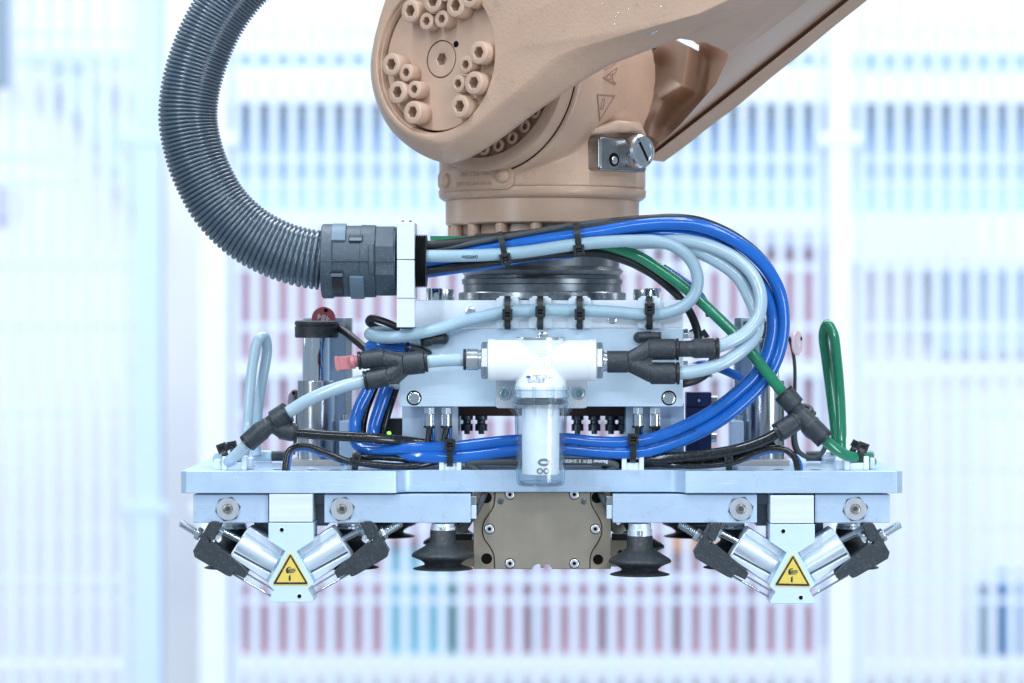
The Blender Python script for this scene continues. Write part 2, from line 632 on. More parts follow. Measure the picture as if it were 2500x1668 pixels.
# ================================================================== robot forearm fork
TH, PH = math.radians(38), math.radians(2)
AN = Vector((-math.sin(TH) * math.cos(PH), -math.cos(TH) * math.cos(PH), math.sin(PH))).normalized()   # joint axis, towards the viewer's left
AU = UP.cross(AN).normalized() * 1.0
if AU.x < 0: AU = -AU
AV = AN.cross(AU).normalized()
if AV.z < 0: AV = -AV
HUB = W(1062, 142, -15)
CAMP = Vector((0, -CAM_DIST, 0))

def Q(px, py, t):
    """point seen at (px, py) on the plane t units behind the fork's outer face"""
    d = W(px, py, 0) - CAMP
    p0 = HUB - AN * (t * S)
    return CAMP + d * ((p0 - CAMP).dot(AN) / d.dot(AN))

def uv(p):
    q = p - HUB
    return q.dot(AU), q.dot(AV)

def ray_rad(poly, ang):
    c, s = math.cos(ang), math.sin(ang)
    best = None
    for i in range(len(poly)):
        (x1, y1), (x2, y2) = poly[i], poly[(i + 1) % len(poly)]
        dx, dy = x2 - x1, y2 - y1
        den = c * dy - s * dx
        if abs(den) < 1e-12: continue
        t = (x1 * dy - y1 * dx) / den
        w = (x1 * s - y1 * c) / den
        if t > 0 and -1e-9 <= w <= 1 + 1e-9:
            if best is None or t > best: best = t
    return best

def smooth_poly(pts, n=6):
    return [(v.x, v.y) for v in catmull([Vector((x, y, 0)) for x, y in pts], n, closed=True)]

arm = thing("industrial_robot", "brown painted robot arm fork with bolted round hub, coming in from upper right", "robot arm", HUB)
NA = 168
oa = [(990, -110), (960, -40), (942, 0), (925, 70), (918, 130), (918, 170), (925, 215), (945, 262), (975, 300), (1010, 325), (1042, 338), (1075, 346), (1106, 338),
      (1155, 307), (1203, 265), (1252, 226), (1298, 184), (1333, 150), (1372, 129), (1430, 109), (1527, 84), (1624, 66), (1700, 36), (1780, 0), (1880, -50), (1960, -100), (1960, -260), (1500, -260), (1100, -200)]
ob = [(1000, -110), (968, -40), (950, 0), (922, 60), (906, 130), (903, 170), (908, 215), (925, 270), (950, 315), (985, 350), (1025, 377), (1060, 392), (1090, 399), (1126, 393),
      (1171, 371), (1236, 327), (1300, 278), (1365, 233), (1430, 191), (1478, 163), (1527, 142), (1591, 116), (1660, 92), (1750, 50), (1850, 0), (1960, -60), (1990, -280), (1500, -280), (1100, -220)]
pa = smooth_poly([uv(Q(x, y, 0)) for x, y in oa], 4)
pb = smooth_poly([uv(Q(x, y, 60)) for x, y in ob], 4)
def ringpts(fr, t):
    out = []
    for i in range(NA):
        an = 2 * math.pi * i / NA
        r = fr(an)
        out.append(HUB + AU * (math.cos(an) * r) + AV * (math.sin(an) * r) - AN * (t * S))
    return out
ra = [max(ray_rad(pa, 2 * math.pi * i / NA), 194 * S) for i in range(NA)]
rb = [ray_rad(pb, 2 * math.pi * i / NA) for i in range(NA)]
def mixr(w, k=1.0, off=0.0):
    return lambda an: (ra[int(round(an / (2 * math.pi) * NA)) % NA] * (1 - w) + rb[int(round(an / (2 * math.pi) * NA)) % NA] * w) * k + off * S
cst = lambda r: (lambda an: r * S)
rows = [ringpts(cst(181), 60), ringpts(cst(181), 13), ringpts(cst(181.6), 12), ringpts(cst(185), 11.5), ringpts(cst(185.6), 10.5), ringpts(cst(186), 3), ringpts(cst(187.5), 0.8), ringpts(cst(190), 0)]
for w, t in ((0.0, 0.0), (0.10, 2.5), (0.28, 11), (0.6, 33), (0.90, 54), (1.0, 64)):
    rows.append(ringpts(mixr(w), t))
rows += [ringpts(mixr(1.0, 0.995, -1), 69), ringpts(mixr(1.0, 0.975, -6), 76), ringpts(mixr(1.0, 0.93, -12), 100), ringpts(mixr(1.0, 0.90, -18), 132), ringpts(cst(120), 132)]
fork = G().rings(rows).build("fork_plate", paint, arm, sharp=50)

# hub disc, plug and bolts
hub_disc = G().lathe(HUB - AN * (60 * S), AN, [(0, 175 * S), (34.5 * S, 175 * S), (36 * S, 173.5 * S), (36 * S, 47 * S), (26 * S, 47 * S), (26 * S, 45 * S)], 96, cap0=False, cap1=False).build("hub_disc", paint_fine, arm, sharp=30)
plug_c = HUB - AN * (34 * S)
G().lathe(plug_c, AN, [(0, 43.5 * S), (9.2 * S, 43.5 * S), (10 * S, 42.5 * S), (10 * S, 19 * S), (8 * S, 16 * S, 'hex'), (-16 * S, 15.5 * S, 'hex')], 48, cap0=False).build("plug", paint_fine, hub_disc, sharp=30)
G().lathe(HUB - AN * (23.9 * S) + (AU * 46 + AV * 34) * S, AN, [(0, 8 * S), (0.4 * S, 8 * S)], 20).build("key_hole", dark_void, hub_disc)
crop2 = lambda x, y: (880 + x / 3.092, y / 3.092)
for (cx, cy) in ((375, 82), (545, 8), (718, 42), (232, 487), (893, 397), (278, 697), (855, 625), (393, 847), (748, 803), (640, -75), (820, -30)):
    f = Q(*crop2(cx - 4, cy), -20)
    socket_screw("bolt", f - AN * (44 * S), AN, 28 * S, 44 * S, paint_fine, arm, hexr=15 * S, depth=30 * S)
for (cx, cy) in ((497, 160), (612, 143), (343, 548), (793, 488), (405, 675), (736, 632), (560, -80)):
    f = Q(*crop2(cx - 3, cy), -12)
    socket_screw("bolt", f - AN * (36 * S), AN, 21.5 * S, 36 * S, paint_fine, arm, hexr=11 * S, depth=24 * S)

# paint chips on the fork
def chip_patch(pts, t, name="paint_chip"):
    vs = [Q(x, y, t) + AN * (0.6 * S) for x, y in pts]
    g = G()
    c = sum(vs, Vector()) / len(vs)
    vv = [g.bm.verts.new(v) for v in vs]
    cv = g.bm.verts.new(c + AN * (1.5 * S))
    for i in range(len(vv)):
        g.face([vv[i], vv[(i + 1) % len(vv)], cv])
    return g.build(name, chip, arm, sharp=10)

# bridge and far side of the fork: strips along the arm
def crv(pts, n=24):
    c = catmull([Q(x, y, t) for x, y, t in pts], 12)
    L = [0]
    for a, b in zip(c, c[1:]): L.append(L[-1] + (b - a).length)
    out = []
    for k in range(n + 1):
        s = L[-1] * k / n
        i = 0
        while i < len(L) - 2 and L[i + 1] < s: i += 1
        out.append(c[i].lerp(c[i + 1], (s - L[i]) / max(L[i + 1] - L[i], 1e-9)))
    return out
B0 = crv([(1620, 70, 90), (1750, 20, 90), (1900, -70, 90), (2060, -170, 90)])
B1 = crv([(1655, 94, 130), (1780, 38, 130), (1890, -35, 130), (2030, -150, 130)])
B2 = crv([(1722, 104, 220), (1800, 62, 220), (1885, 5, 220), (2030, -110, 220)])
B3 = crv([(1768, 124, 300), (1835, 84, 300), (1920, 20, 300), (2050, -80, 300)])
B4 = crv([(1778, 131, 330), (1850, 80, 330), (1945, 5, 330), (2070, -90, 330)])
B5 = crv([(1778, 140, 360), (1858, 88, 360), (1955, 15, 360), (2080, -85, 360)])
bridge = G().strip([B0, B1, B2, B3, B4, B5])
C1 = crv([(1778, 140, 360), (1858, 88, 360), (1955, 15, 360), (2080, -85, 360)])
C2 = crv([(1748, 206, 470), (1830, 140, 470), (1930, 66, 470), (2090, -60, 470)])
C3 = crv([(1660, 306, 610), (1780, 212, 610), (1900, 116, 610), (2110, -55, 610)])
C4 = crv([(1586, 374, 690), (1740, 250, 690), (1890, 130, 690), (2120, -54, 690)])
bridge.strip([C1, C2, C3, C4])
bridge.build("fork_bridge", paint_fine, arm, sharp=70)
rim = G()
D1 = crv([(1586, 374, 690), (1740, 250, 690), (1890, 130, 690), (2120, -54, 690)])
D2 = crv([(1585, 378, 700), (1740, 256, 700), (1890, 136, 700), (2120, -48, 700)])
D3 = crv([(1584, 383, 712), (1742, 260, 712), (1894, 139, 712), (2124, -45, 712)])
D4 = crv([(1585, 386, 690), (1744, 263, 690), (1896, 142, 690), (2126, -42, 690)])
D5 = crv([(1588, 391, 696), (1640, 353, 696), (1700, 305, 696), (1769, 253, 696), (1806, 222, 696), (1862, 175, 696), (1925, 125, 696), (1983, 76, 696), (2078, 0, 696), (2150, -58, 696)])
D6 = [p - AN * (60 * S) for p in D5]
D7 = [p - AN * (10 * S) + AV * (60 * S) for p in D6]
rim.strip([D1, D2, D3, D4, D5, D6, D7])
rim.build("fork_rim", paint, arm, sharp=45)
# hollow inner side of the far fork leg
rows = []
NX, NY = 125, 150
def bump2(x, y, pts, w):
    best = 1e9
    for (x1, y1), (x2, y2) in zip(pts, pts[1:]):
        dx, dy = x2 - x1, y2 - y1
        k = max(0, min(1, ((x - x1) * dx + (y - y1) * dy) / (dx * dx + dy * dy)))
        best = min(best, math.hypot(x - x1 - k * dx, y - y1 - k * dy))
    return math.exp(-(best / w) ** 2)
for j in range(NY + 1):
    r = []
    for i in range(NX + 1):
        x = 1540 + 250 * i / NX
        y = 80 + 315 * j / NY
        t = 730 - 46 * bump2(x, y, [(1680, 110), (1668, 210), (1612, 240), (1585, 330)], 22) + 40 * bump2(x, y, [(1612, 165), (1588, 230)], 30) + 50 * bump2(x, y, [(1725, 150), (1705, 230), (1630, 310)], 32)
        r.append(Q(x, y, t))
    rows.append(r)
g = G()
vs = [[g.bm.verts.new(p) for p in r] for r in rows]
for j in range(NY):
    for i in range(NX):
        x = 1540 + 250 * (i + .5) / NX
        y = 80 + 315 * (j + .5) / NY
        if y > 384 - (x - 1580) * 0.80: continue
        if y - 97 < (x - 1650) * 0.5 and y - 96 > (x - 1682) * 0.62 and y > 90 and x < 1706: continue
        g.face([vs[j][i], vs[j][i + 1], vs[j + 1][i + 1], vs[j + 1][i]])
for v in [v for v in g.bm.verts if not v.link_faces]:
    g.bm.verts.remove(v)
g.build("fork_hollow", mat("brown_paint_matt_shaded", (0.33, 0.215, 0.155), 0.55, 0, bump=0.2, bscale=900), arm, sharp=60)  # darker than the arm paint: shade of the recess put into the colour
G().lathe(Q(1597, 116, 700), AN, [(0, 6 * S), (3 * S, 6 * S)], 16).build("bore", dark_void, arm)

chip_patch([(1588, 86), (1600, 70), (1612, 58), (1624, 51), (1620, 62), (1612, 72), (1600, 82)], 22)
for x, y, s in ((1502, 41, 4), (1506, 36, 3), (1509, 32, 3), (1500, 60, 4), (1516, 30, 2.5), (1560, 19, 4), (1533, 22, 2.5), (1612, 16, 3), (1470, 8, 3)):
    s *= 0.55; chip_patch([(x - s, y), (x - s * .2, y + s * .7), (x + s, y + .2), (x + s * .2, y - s * .8)], 0)

# ================================================================== wrist
WX, WD = 1324, 378
wrist = thing("robot_wrist", "brown painted robot wrist housing with steel stop block above the cable bundle", "robot wrist", W(WX, 580, WD))
def zpy(py, d=WD): return W(WX, py, d)
kw = K(WD)
g = G()
prof = [(60, 190), (110, 212), (150, 224), (211, 237), (267, 242), (322, 248), (370, 251), (404, 252), (466, 252)]
base = W(WX, 490, WD)
g.lathe(base, UP, [(((490 - y) * kw), r * kw) for y, r in reversed(prof)], 96)
bc = HUB - AN * (226 * S)
g.lathe(bc, -AN, [(0, 268 * S), (6 * S, 276 * S), (90 * S, 278 * S), (150 * S, 262 * S), (240 * S, 245 * S), (380 * S, 228 * S)], 96)
body = remesh(g.build("housing", paint, wrist), 4.5, 10)
# round side cover in front of the housing
cover = G().lathe(HUB - AN * (240 * S), AN, [(0, 262 * S), (52 * S, 262 * S), (55 * S, 261 * S), (57 * S, 258 * S), (57 * S, 229 * S), (40 * S, 227 * S), (40 * S, 180 * S), (57 * S, 179 * S), (57 * S, 20 * S)], 128).build("side_cover", paint_fine, wrist, sharp=35)
G().lathe(HUB - AN * (225.4 * S), AN, [(0, 264 * S), (0, 262.5 * S), (0.8 * S, 262.5 * S), (0.8 * S, 265.5 * S), (0, 265.5 * S)], 128, cap0=False, cap1=False).build("cover_gap", dark_void, cover)
for k in range(-9, 10):
    a = -62 + k * 13
    c = HUB - AN * (201 * S) + (AU * math.cos(math.radians(a)) + AV * math.sin(math.radians(a))) * (207 * S)
    socket_screw("bolt", c, AN, 16 * S, 17 * S, paint_fine, cover, hexr=9 * S, depth=13 * S)
for a in (-118, -20):
    rr = AU * math.cos(math.radians(a)) + AV * math.sin(math.radians(a))
    tt = AN.cross(rr)
    G().obox(HUB - AN * (191 * S) + rr * (212 * S), rr * (24 * S), tt * (9 * S), AN * (8 * S)).build("web", paint_fine, cover, bevel=2)
# flange lip, ring and bolts
lip = G().lathe(W(WX, 492, WD), UP, [(0, 240 * kw), (5 * kw, 248 * kw), (10 * kw, 252.5 * kw), (24 * kw, 253.5 * kw), (27 * kw, 252.5 * kw), (27 * kw, 100 * kw)], 128).build("flange_lip", paint, wrist, sharp=40)
ring = G().lathe(W(WX, 552, WD), UP, [(0, 200 * kw), (0, 231 * kw), (4 * kw, 236 * kw), (62 * kw, 236.5 * kw)], 128).build("flange_ring", paint_fine, wrist, sharp=40)
G().lathe(W(WX, 575, WD), UP, [(0, 205 * kw), (24 * kw, 205 * kw)], 96).build("flange_collar", paint_fine, wrist)
for i in range(16):
    a = math.radians(22.5 * i - 94)
    c = W(WX, 580, WD) + Vector((math.cos(a), math.sin(a), 0)) * (217 * kw)
    G().lathe(c, UP, [(0, 13 * kw), (2 * kw, 15 * kw), (30 * kw, 15 * kw)], 20).build("bolt", paint_fine, ring, sharp=30)

def on_wrist(px, py, lift=0.0, r=252.0):
    a = math.asin(max(-1, min(1, (px - WX) / r)))
    n = Vector((math.sin(a), -math.cos(a), 0))
    p = W(WX, py, WD)
    return p + n * ((r + lift) * kw), n

def wrist_patch(name, pts_rows, lift, m, parent):
    g = G()
    rows = []
    for y, xs in pts_rows:
        rows.append([on_wrist(x, y, lift)[0] for x in xs])
    g.strip(rows)
    o = g.build(name, m, parent, sharp=60)
    return o
# rivet plate
npx = [1079 + (1258 - 1079) * i / 14 for i in range(15)]
g = G()
def rrect(x0, y0, x1, y1, r, n=5):
    pts = []
    for cx, cy, a0 in ((x1 - r, y0 + r, -90), (x1 - r, y1 - r, 0), (x0 + r, y1 - r, 90), (x0 + r, y0 + r, 180)):
        for i in range(n + 1):
            a = math.radians(a0 + 90 * i / n)
            pts.append((cx + r * math.cos(a), cy + r * math.sin(a)))
    return pts
def dens(pts, step=8):
    out = []
    for (x1, y1), (x2, y2) in zip(pts, pts[1:] + pts[:1]):
        n = max(1, int(math.hypot(x2 - x1, y2 - y1) / step))
        for i in range(n): out.append((x1 + (x2 - x1) * i / n, y1 + (y2 - y1) * i / n))
    return out
outl = dens(rrect(1080, 417, 1258, 473, 20))
cxm, cym = 1169, 445
rws = []
for sc, lf in ((1.03, -3), (1.0, 7), (0.97, 10), (0.94, 10), (0.9, 8), (0.6, 8), (0.3, 8), (0.02, 8)):
    rws.append([on_wrist(cxm + (x - cxm) * (1 - (1 - sc) * (0.35 if sc > 0.9 else 1)), cym + (y - cym) * sc, lf)[0] for x, y in outl])
rp = G().rings(rws, cap1=True).build("rating_plate", paint, wrist, sharp=50)
for px, py in ((1099, 447), (1233, 441)):
    p, n = on_wrist(px, py, 5)
    G().lathe(p, n, [(0, 18.5 * S), (7 * S, 18 * S), (12 * S, 14.5 * S), (14.5 * S, 7 * S), (15 * S, 1 * S)], 28).build("rivet", paint, rp, sharp=70)
# faint cast characters on the rating plate and the axis mark
def wrist_text(body, size, px, py, ang, lift, m, parent):
    me = text_mesh(body, size * S)
    xs = [v.co.x for v in me.vertices]; ys = [v.co.y for v in me.vertices]
    cx, cy = (min(xs) + max(xs)) / 2, (min(ys) + max(ys)) / 2
    ca, sa = math.cos(ang), math.sin(ang)
    base = parent.location + (parent.parent.location if parent.parent else Vector())
    for v in me.vertices:
        x, y = (v.co.x - cx) / S, (v.co.y - cy) / S
        p, n = on_wrist(px + x * ca - y * sa, py - (x * sa + y * ca), lift)
        v.co = p - base
    me.materials.clear(); me.materials.append(m)
    o = bpy.data.objects.new("lettering", me)
    COL.objects.link(o); o.parent = parent
    return o
paint_cast = mat("brown_paint_cast", (0.40, 0.265, 0.18), 0.5, 0, bump=0.3, bscale=1500)
paint_dark = mat("brown_relief_shade", (0.33, 0.185, 0.12), 0.5, 0, bump=0.3, bscale=1500, var=0.1, vscale=300)  # same paint made darker, carrying the shade of the recessed cast outlines
wrist_text("00-126-38", 16, 1168, 434, 0.0, 9.0, paint_cast, rp)
wrist_text("70132-64 E0-B", 14, 1166, 458, 0.0, 9.0, paint_cast, rp)

bpy.context.view_layer.update()
dg = bpy.context.evaluated_depsgraph_get()
body_ev = body.evaluated_get(dg)
def surf(px, py):
    """point of the cast housing behind photograph position (px, py)"""
    d = (W(px, py, 0) - CAMP).normalized()
    o_ = CAMP - wrist.location
    hit, loc, nor, ix = body_ev.ray_cast(o_, d)
    return loc + wrist.location if hit else on_wrist(px, py)[0]

def mark_outline(pts, w, lift, name, closed=True, r=239.0):
    """raised cast line on the housing"""
    g = G()
    if closed: pts = pts + [pts[0]]
    path = []
    for (xa, ya), (xb, yb) in zip(pts, pts[1:]):
        path += [surf(xa + (xb - xa) * k / 6, ya + (yb - ya) * k / 6) for k in range(6)]
    path.append(surf(*pts[-1]))
    for a, b in zip(path, path[1:]):
        g.sweep([a, b], w * S, 8)
    return g.build(name, paint_dark, wrist, sharp=60)
mark_outline([(1458, 231), (1500, 234), (1464, 294)], 2.6, 3.0, "arrow_mark")
mark_outline([(1470, 243), (1476, 243), (1472, 266), (1466, 266)], 1.8, 3.0, "arrow_bar")
# letter A lying on its side (apex to the left)
mark_outline([(1472, 190), (1506, 164), (1504, 176), (1494, 182), (1496, 198), (1503, 203), (1501, 207)], 2.2, 3.0, "letter_mark")
mark_outline([(1476, 190), (1490, 181), (1491, 196)], 1.6, 3.0, "letter_counter")
mark_outline([(1476, 170), (1494, 160), (1506, 152)], 1.8, 3.0, "letter_stroke", closed=False)

# steel stop block with slotted screw
sb_a = math.radians(43)
sn = Vector((math.sin(sb_a), -math.cos(sb_a), 0)); st = Vector((math.cos(sb_a), math.sin(sb_a), 0))
sc_ = W(1512, 378, 178)
g = G(); g.obox(sc_ - sn * (10 * S), st * (84 * S), UP * (42 * S), sn * (26 * S))
blk = g.build("stop_block", steel_dark, wrist, bevel=9, seg=4)
blk.data.materials[0] = mat("worn_steel", (0.34, 0.34, 0.34), 0.30, 1.0, var=0.3, vscale=90, bump=0.15, bscale=700)
screw_c = sc_ + sn * (14 * S) + st * (36 * S) + UP * (8 * S)
scr = G().lathe(screw_c, sn, [(0, 42 * S), (30 * S, 42 * S), (36 * S, 38 * S), (38 * S, 30 * S), (38 * S, 28 * S), (36.5 * S, 26 * S), (36.5 * S, 1 * S)], 48).build("screw", steel, blk, sharp=25)
G().obox(screw_c + sn * (36.6 * S), (st * 0.55 - UP * 0.83) * (34 * S), (st * 0.83 + UP * 0.55) * (3.2 * S), sn * (1.0 * S)).build("slot", dark_void, blk)
G().lathe(sc_ + sn * (16.2 * S) - st * (34 * S) - UP * (14 * S), sn, [(0, 17 * S), (0.6 * S, 17 * S)], 28).build("bore", dark_void, blk)
G().lathe(sc_ + sn * (16.9 * S) - st * (32 * S) - UP * (16 * S), sn, [(0, 10 * S), (0.8 * S, 9 * S)], 20).build("pin", chip, blk)
# cast hood above the stop block
g = G()
g.sweep([on_wrist(x, y, z)[0] for x, y, z in ((1395, 338, -8), (1440, 336, 2), (1490, 322, 16), (1535, 322, 16), (1568, 345, 4))], [4 * S, 10 * S, 16 * S, 16 * S, 8 * S], 14)
g.build("hood", paint, wrist, sharp=80)
# grey seal between housing and far fork leg
G().sweep([Q(x, y, 600) for x, y in ((1560, 118), (1566, 150), (1567, 190), (1563, 222))], [5 * S, 6 * S, 6 * S, 3 * S], 10).build("seal", cable_dark, wrist)

# ================================================================== tool flange under the wrist
kd = K(330)
flange = thing("tool_flange", "dark turned steel tool flange under the brown wrist", "flange", W(1324, 732, 330))
G().lathe(W(1324, 714, 330), UP, [(0, 192 * kd), (18 * kd, 193 * kd), (20 * kd, 196 * kd), (31 * kd, 197 * kd), (33 * kd, 193 * kd), (40 * kd, 190 * kd), (46 * kd, 195 * kd), (52 * kd, 198 * kd), (58 * kd, 192 * kd), (62 * kd, 188 * kd), (100 * kd, 188 * kd), (104 * kd, 196 * kd), (140 * kd, 196 * kd)], 128).build("adapter", steel_dark, flange, sharp=25)
G().lathe(W(1324, 733, 330), UP, [(0, 204 * kd), (17 * kd, 204 * kd), (19 * kd, 202 * kd), (19 * kd, 60 * kd)], 128).build("base_ring", mat("turned_steel", (0.30, 0.33, 0.36), 0.24, 1.0, var=0.25, vscale=200), flange, sharp=25)

# ================================================================== corrugated conduit
cpts = [(780, -160, 30), (690, -110, 30), (616, -62, 35), (558, 2, 38), (515, 72, 40), (481, 156, 40), (463, 232, 40), (460, 302, 40), (478, 386, 40), (500, 440, 40), (533, 498, 40), (573, 543, 40), (620, 580, 40), (681, 611, 40), (735, 628, 40), (790, 637, 40)]
base_path = catmull([W(*p) for p in cpts], 40)
Ls = [0]
for a, b in zip(base_path, base_path[1:]): Ls.append(Ls[-1] + (b - a).length)
tot = Ls[-1]
path, rads = [], []
s = 0.0
shape = ((0.0, -6.0), (0.16, -6.0), (0.24, -1.6), (0.40, 0.4), (0.58, 0.8), (0.76, 0.4), (0.92, -1.6), (0.995, -5.8))
idx = 0
def at_len(s):
    global idx
    while idx < len(Ls) - 2 and Ls[idx + 1] < s: idx += 1
    return base_path[idx].lerp(base_path[idx + 1], (s - Ls[idx]) / max(Ls[idx + 1] - Ls[idx], 1e-9))
while s < tot - 14 * S:
    u = s / tot
    per = (9.6 + 5.2 * max(0, (u - 0.55) / 0.45) ** 1.2) * S
    for k, h in shape:
        path.append(at_len(s + k * per)); rads.append((72.5 + h) * S)
    s += per
conduit = thing("corrugated_conduit", "thick dark grey corrugated conduit curving down to the black coupling", "conduit", W(790, 700, 40))
G().sweep(path, rads, 56).build("hose_wall", conduit_m, conduit, sharp=80)

# black conduit coupling
cc = W(787, 638, 40); kc = K(40)
coup = thing("conduit_coupling", "black plastic conduit coupling with grey latches at the white bracket", "coupling", W(878, 730, 40))
G().lathe(cc, RIGHT, [(0, 74 * kc), (0, 88 * kc), (3 * kc, 91 * kc), (27 * kc, 91 * kc), (31 * kc, 87 * kc), (96 * kc, 87 * kc), (97 * kc, 89 * kc), (131 * kc, 88 * kc), (133 * kc, 84 * kc), (181 * kc, 84 * kc)], 72).build("shell", coupling_m, coup, sharp=30)
G().lathe(cc + RIGHT * (133 * kc), RIGHT, [(0, 91 * kc), (44 * kc, 91 * kc), (47 * kc, 88 * kc)], 8, rot=math.radians(22.5)).build("nut", coupling_m, coup, bevel=3)
def arc_patch(a0, a1, x0, x1, r0, r1, name, m, bev=2):
    g = G(); n = 10; rows = []
    for x, r in ((x0, r0), (x0, r1), (x1, r1), (x1, r0)):
        rows.append([cc + RIGHT * ((x - 787) * kc) + (FRONT * math.cos(math.radians(a0 + (a1 - a0) * i / n)) + UP * math.sin(math.radians(a0 + (a1 - a0) * i / n))) * (r * kc) for i in range(n + 1)])
    rows.append(rows[0])
    g.strip(rows)
    for k in (0, n):
        g.face([g.bm.verts.new(rows[j][k]) for j in range(4)])
    bmesh.ops.remove_doubles(g.bm, verts=g.bm.verts, dist=1e-7)
    return g.build(name, m, coup, bevel=bev)
arc_patch(32, 82, 813, 848, 84, 93, "latch", grey_clip)
arc_patch(30, 44, 856, 890, 86, 92, "latch_window", black_fine)
arc_patch(31, 36, 858, 888, 88, 94, "latch_tooth", grey_clip, 1)
arc_patch(-27, -16, 812, 843, 86, 92, "latch_window", black_fine)
arc_patch(-25, -20, 813, 842, 88, 93.5, "latch_tooth", grey_clip, 1)
arc_patch(-80, -25, 858, 892, 84, 94, "latch", grey_clip)
arc_patch(-75, -28, 814, 842, 84, 90, "latch_bed", black_fine)
arc_patch(-20, 26, 905, 917, 86, 93, "stop_rib", coupling_m)
arc_patch(-1, 0.6, 787, 968, 88, 92, "seam", coupling_m, 0)
# threaded end past the bracket
pr = []
for i in range(7):
    pr += [((1014 + i * 4 - 787) * kc, 61 * kc), ((1016 + i * 4 - 787) * kc, 66 * kc)]
G().lathe(cc, RIGHT, pr + [((1043 - 787) * kc, 62 * kc), ((1043 - 787) * kc, 54 * kc), ((1030 - 787) * kc, 50 * kc)], 64).build("threaded_end", black_fine, coup, sharp=25)

# white conduit bracket: split clamp and leg
brk = thing("conduit_bracket", "white milled aluminium split bracket clamping the conduit coupling", "bracket", W(990, 800, 20))
G().box(969, 543, 1012, 633.5, -40, 120).build("upper_jaw", alu_white, brk, bevel=1.5)
G().box(969, 635.5, 1012, 728, -40, 120).build("lower_jaw", alu_white, brk, bevel=1.5)
G().box(968.5, 730, 1012, 799.5, -38, 62).build("leg", alu_white, brk, bevel=1.5)
socket_screw("screw", W(993, 543.5, 0), UP, 13 * S, 5 * S, zinc, brk)

# ================================================================== base plate
plate = thing("base_plate", "wide light anodised aluminium plate carrying the whole gripper", "plate", W(1322, 1204, 300))
g = G()
k0 = K(0)
xw = lambda px: (px - VX) * k0
outline = [(xw(440), 15 * S), (xw(455), 0), (xw(962), 0), (xw(968), 4 * S)]
for i in range(0, 9):
    a = math.radians(90 * i / 8)
    outline.append((xw(969) + 40 * S * (1 - math.cos(a)), 12 * S + 40 * S * math.sin(a)))
for i in range(8, -1, -1):
    a = math.radians(90 * i / 8)
    outline.append((xw(1671) - 40 * S * (1 - math.cos(a)), 12 * S + 40 * S * math.sin(a)))
outline += [(xw(1672), 4 * S), (xw(1678), 0), (xw(2189), 0), (xw(2205), 15 * S), (xw(2205), 640 * S), (xw(2185), 660 * S), (xw(460), 660 * S), (xw(440), 640 * S)]
z1, z0 = W(0, 1150.5, 0).z, W(0, 1204.5, 0).z
g.extrude([Vector((x, y, z0)) for x, y in outline], Vector((0, 0, z1 - z0)))
g.build("slab", alu, plate, bevel=1.6)
PZ = z1                      # top surface
def on_plate(px, d):
    """photograph row at which the plate's top lies at depth d"""
    return VY + (1150.5 - VY) / (1 + d / DP)
for px, d in ((680, 70), (610, 240), (760, 60), (1990, 60), (2060, 250), (1900, 70), (820, 50)):
    G().lathe(Vector(((px - VX) * K(d), d * S, PZ + 0.00002)), UP, [(0, 14 * S), (0.3 * S, 14 * S)], 24).build("bore", dark_void, plate)

chrome_soft = mat("bright_zinc", (0.82, 0.88, 0.90), 0.18, 1.0, bump=0.5, bscale=900)
underplate = thing("under_frame", "dark steel frame between the crossbars under the plate", "frame", W(1322, 1290, 200))
G().box(480, 1206, 1150, 1232, 80, 500).build("rail", steel_dark, underplate, bevel=2)
G().box(1495, 1206, 2170, 1232, 80, 500).build("rail", steel_dark, underplate, bevel=2)
G().box(760, 1230, 800, 1284, 130, 420).build("hanger", steel_dark, underplate, bevel=2)
G().box(1846, 1230, 1884, 1284, 130, 420).build("hanger", steel_dark, underplate, bevel=2)
G().box(620, 1230, 668, 1330, 140, 400).build("hanger", steel_dark, underplate, bevel=2)
G().box(1975, 1230, 2010, 1330, 140, 400).build("hanger", steel_dark, underplate, bevel=2)

# ================================================================== mounting block over the plate
block = thing("mounting_block", "white aluminium mounting block between tool flange and base plate", "mounting block", W(1322, 1085, 300))
G().box(976, 733, 1667, 800.5, 60, 600).build("top_plate", mat("white_aluminium", (0.80, 0.86, 0.93), 0.38, 0.2, var=0.03, vscale=30, spots=0.1, spot_col=(0.5, 0.55, 0.6), spot_scale=500), block, bevel=2)
G().box(976, 802.5, 1667, 993, 60, 92).build("front_panel", alu_panel, block, bevel=2)
G().box(1000, 803, 1645, 990, 120, 560).build("core", alu, block, bevel=2)
G().box(982, 985, 1118, 1112, 122, 560).build("side_column", alu, block, bevel=2)
G().box(1528, 985, 1670, 1112, 122, 560).build("side_column", alu, block, bevel=2)
G().box(1120, 985, 1526, 1016, 250, 520).build("manifold", rust_bar, block, bevel=3)
G().box(1104, 993, 1118, 1112, 118, 125).build("edge_strip", alu_bright, block)
for px in (1011, 1633):
    c = W(px, 972, 60)
    G().lathe(c + FRONT * (0.1 * S), FRONT, [(0, 18.5 * S), (0.6 * S, 18.5 * S)], 40).build("screw_recess", dark_void, block)
    socket_screw("screw", c + FRONT * (0.6 * S), FRONT, 15.6 * S, 3.5 * S, chrome_soft, block, hexr=8.0 * S, depth=3.3 * S)
for px, d in ((1060, 200), (1594, 200), (1090, 450), (1565, 450)):
    socket_screw("cap_screw", Vector(((px - VX) * K(d), d * S, W(0, 733, 60).z)), UP, 20 * S * 1.03, 31 * S, chrome if d == 200 else zinc, block)
for px, py in ((1148, 760), (1494, 779), (1326, 822)):
    G().lathe(W(px, py, 60), FRONT, [(0, 12 * S), (2.5 * S, 12 * S), (4 * S, 9 * S), (4 * S, 5 * S, 'hex'), (1 * S, 5 * S, 'hex')], 30).build("button_screw", zinc, block, sharp=30)
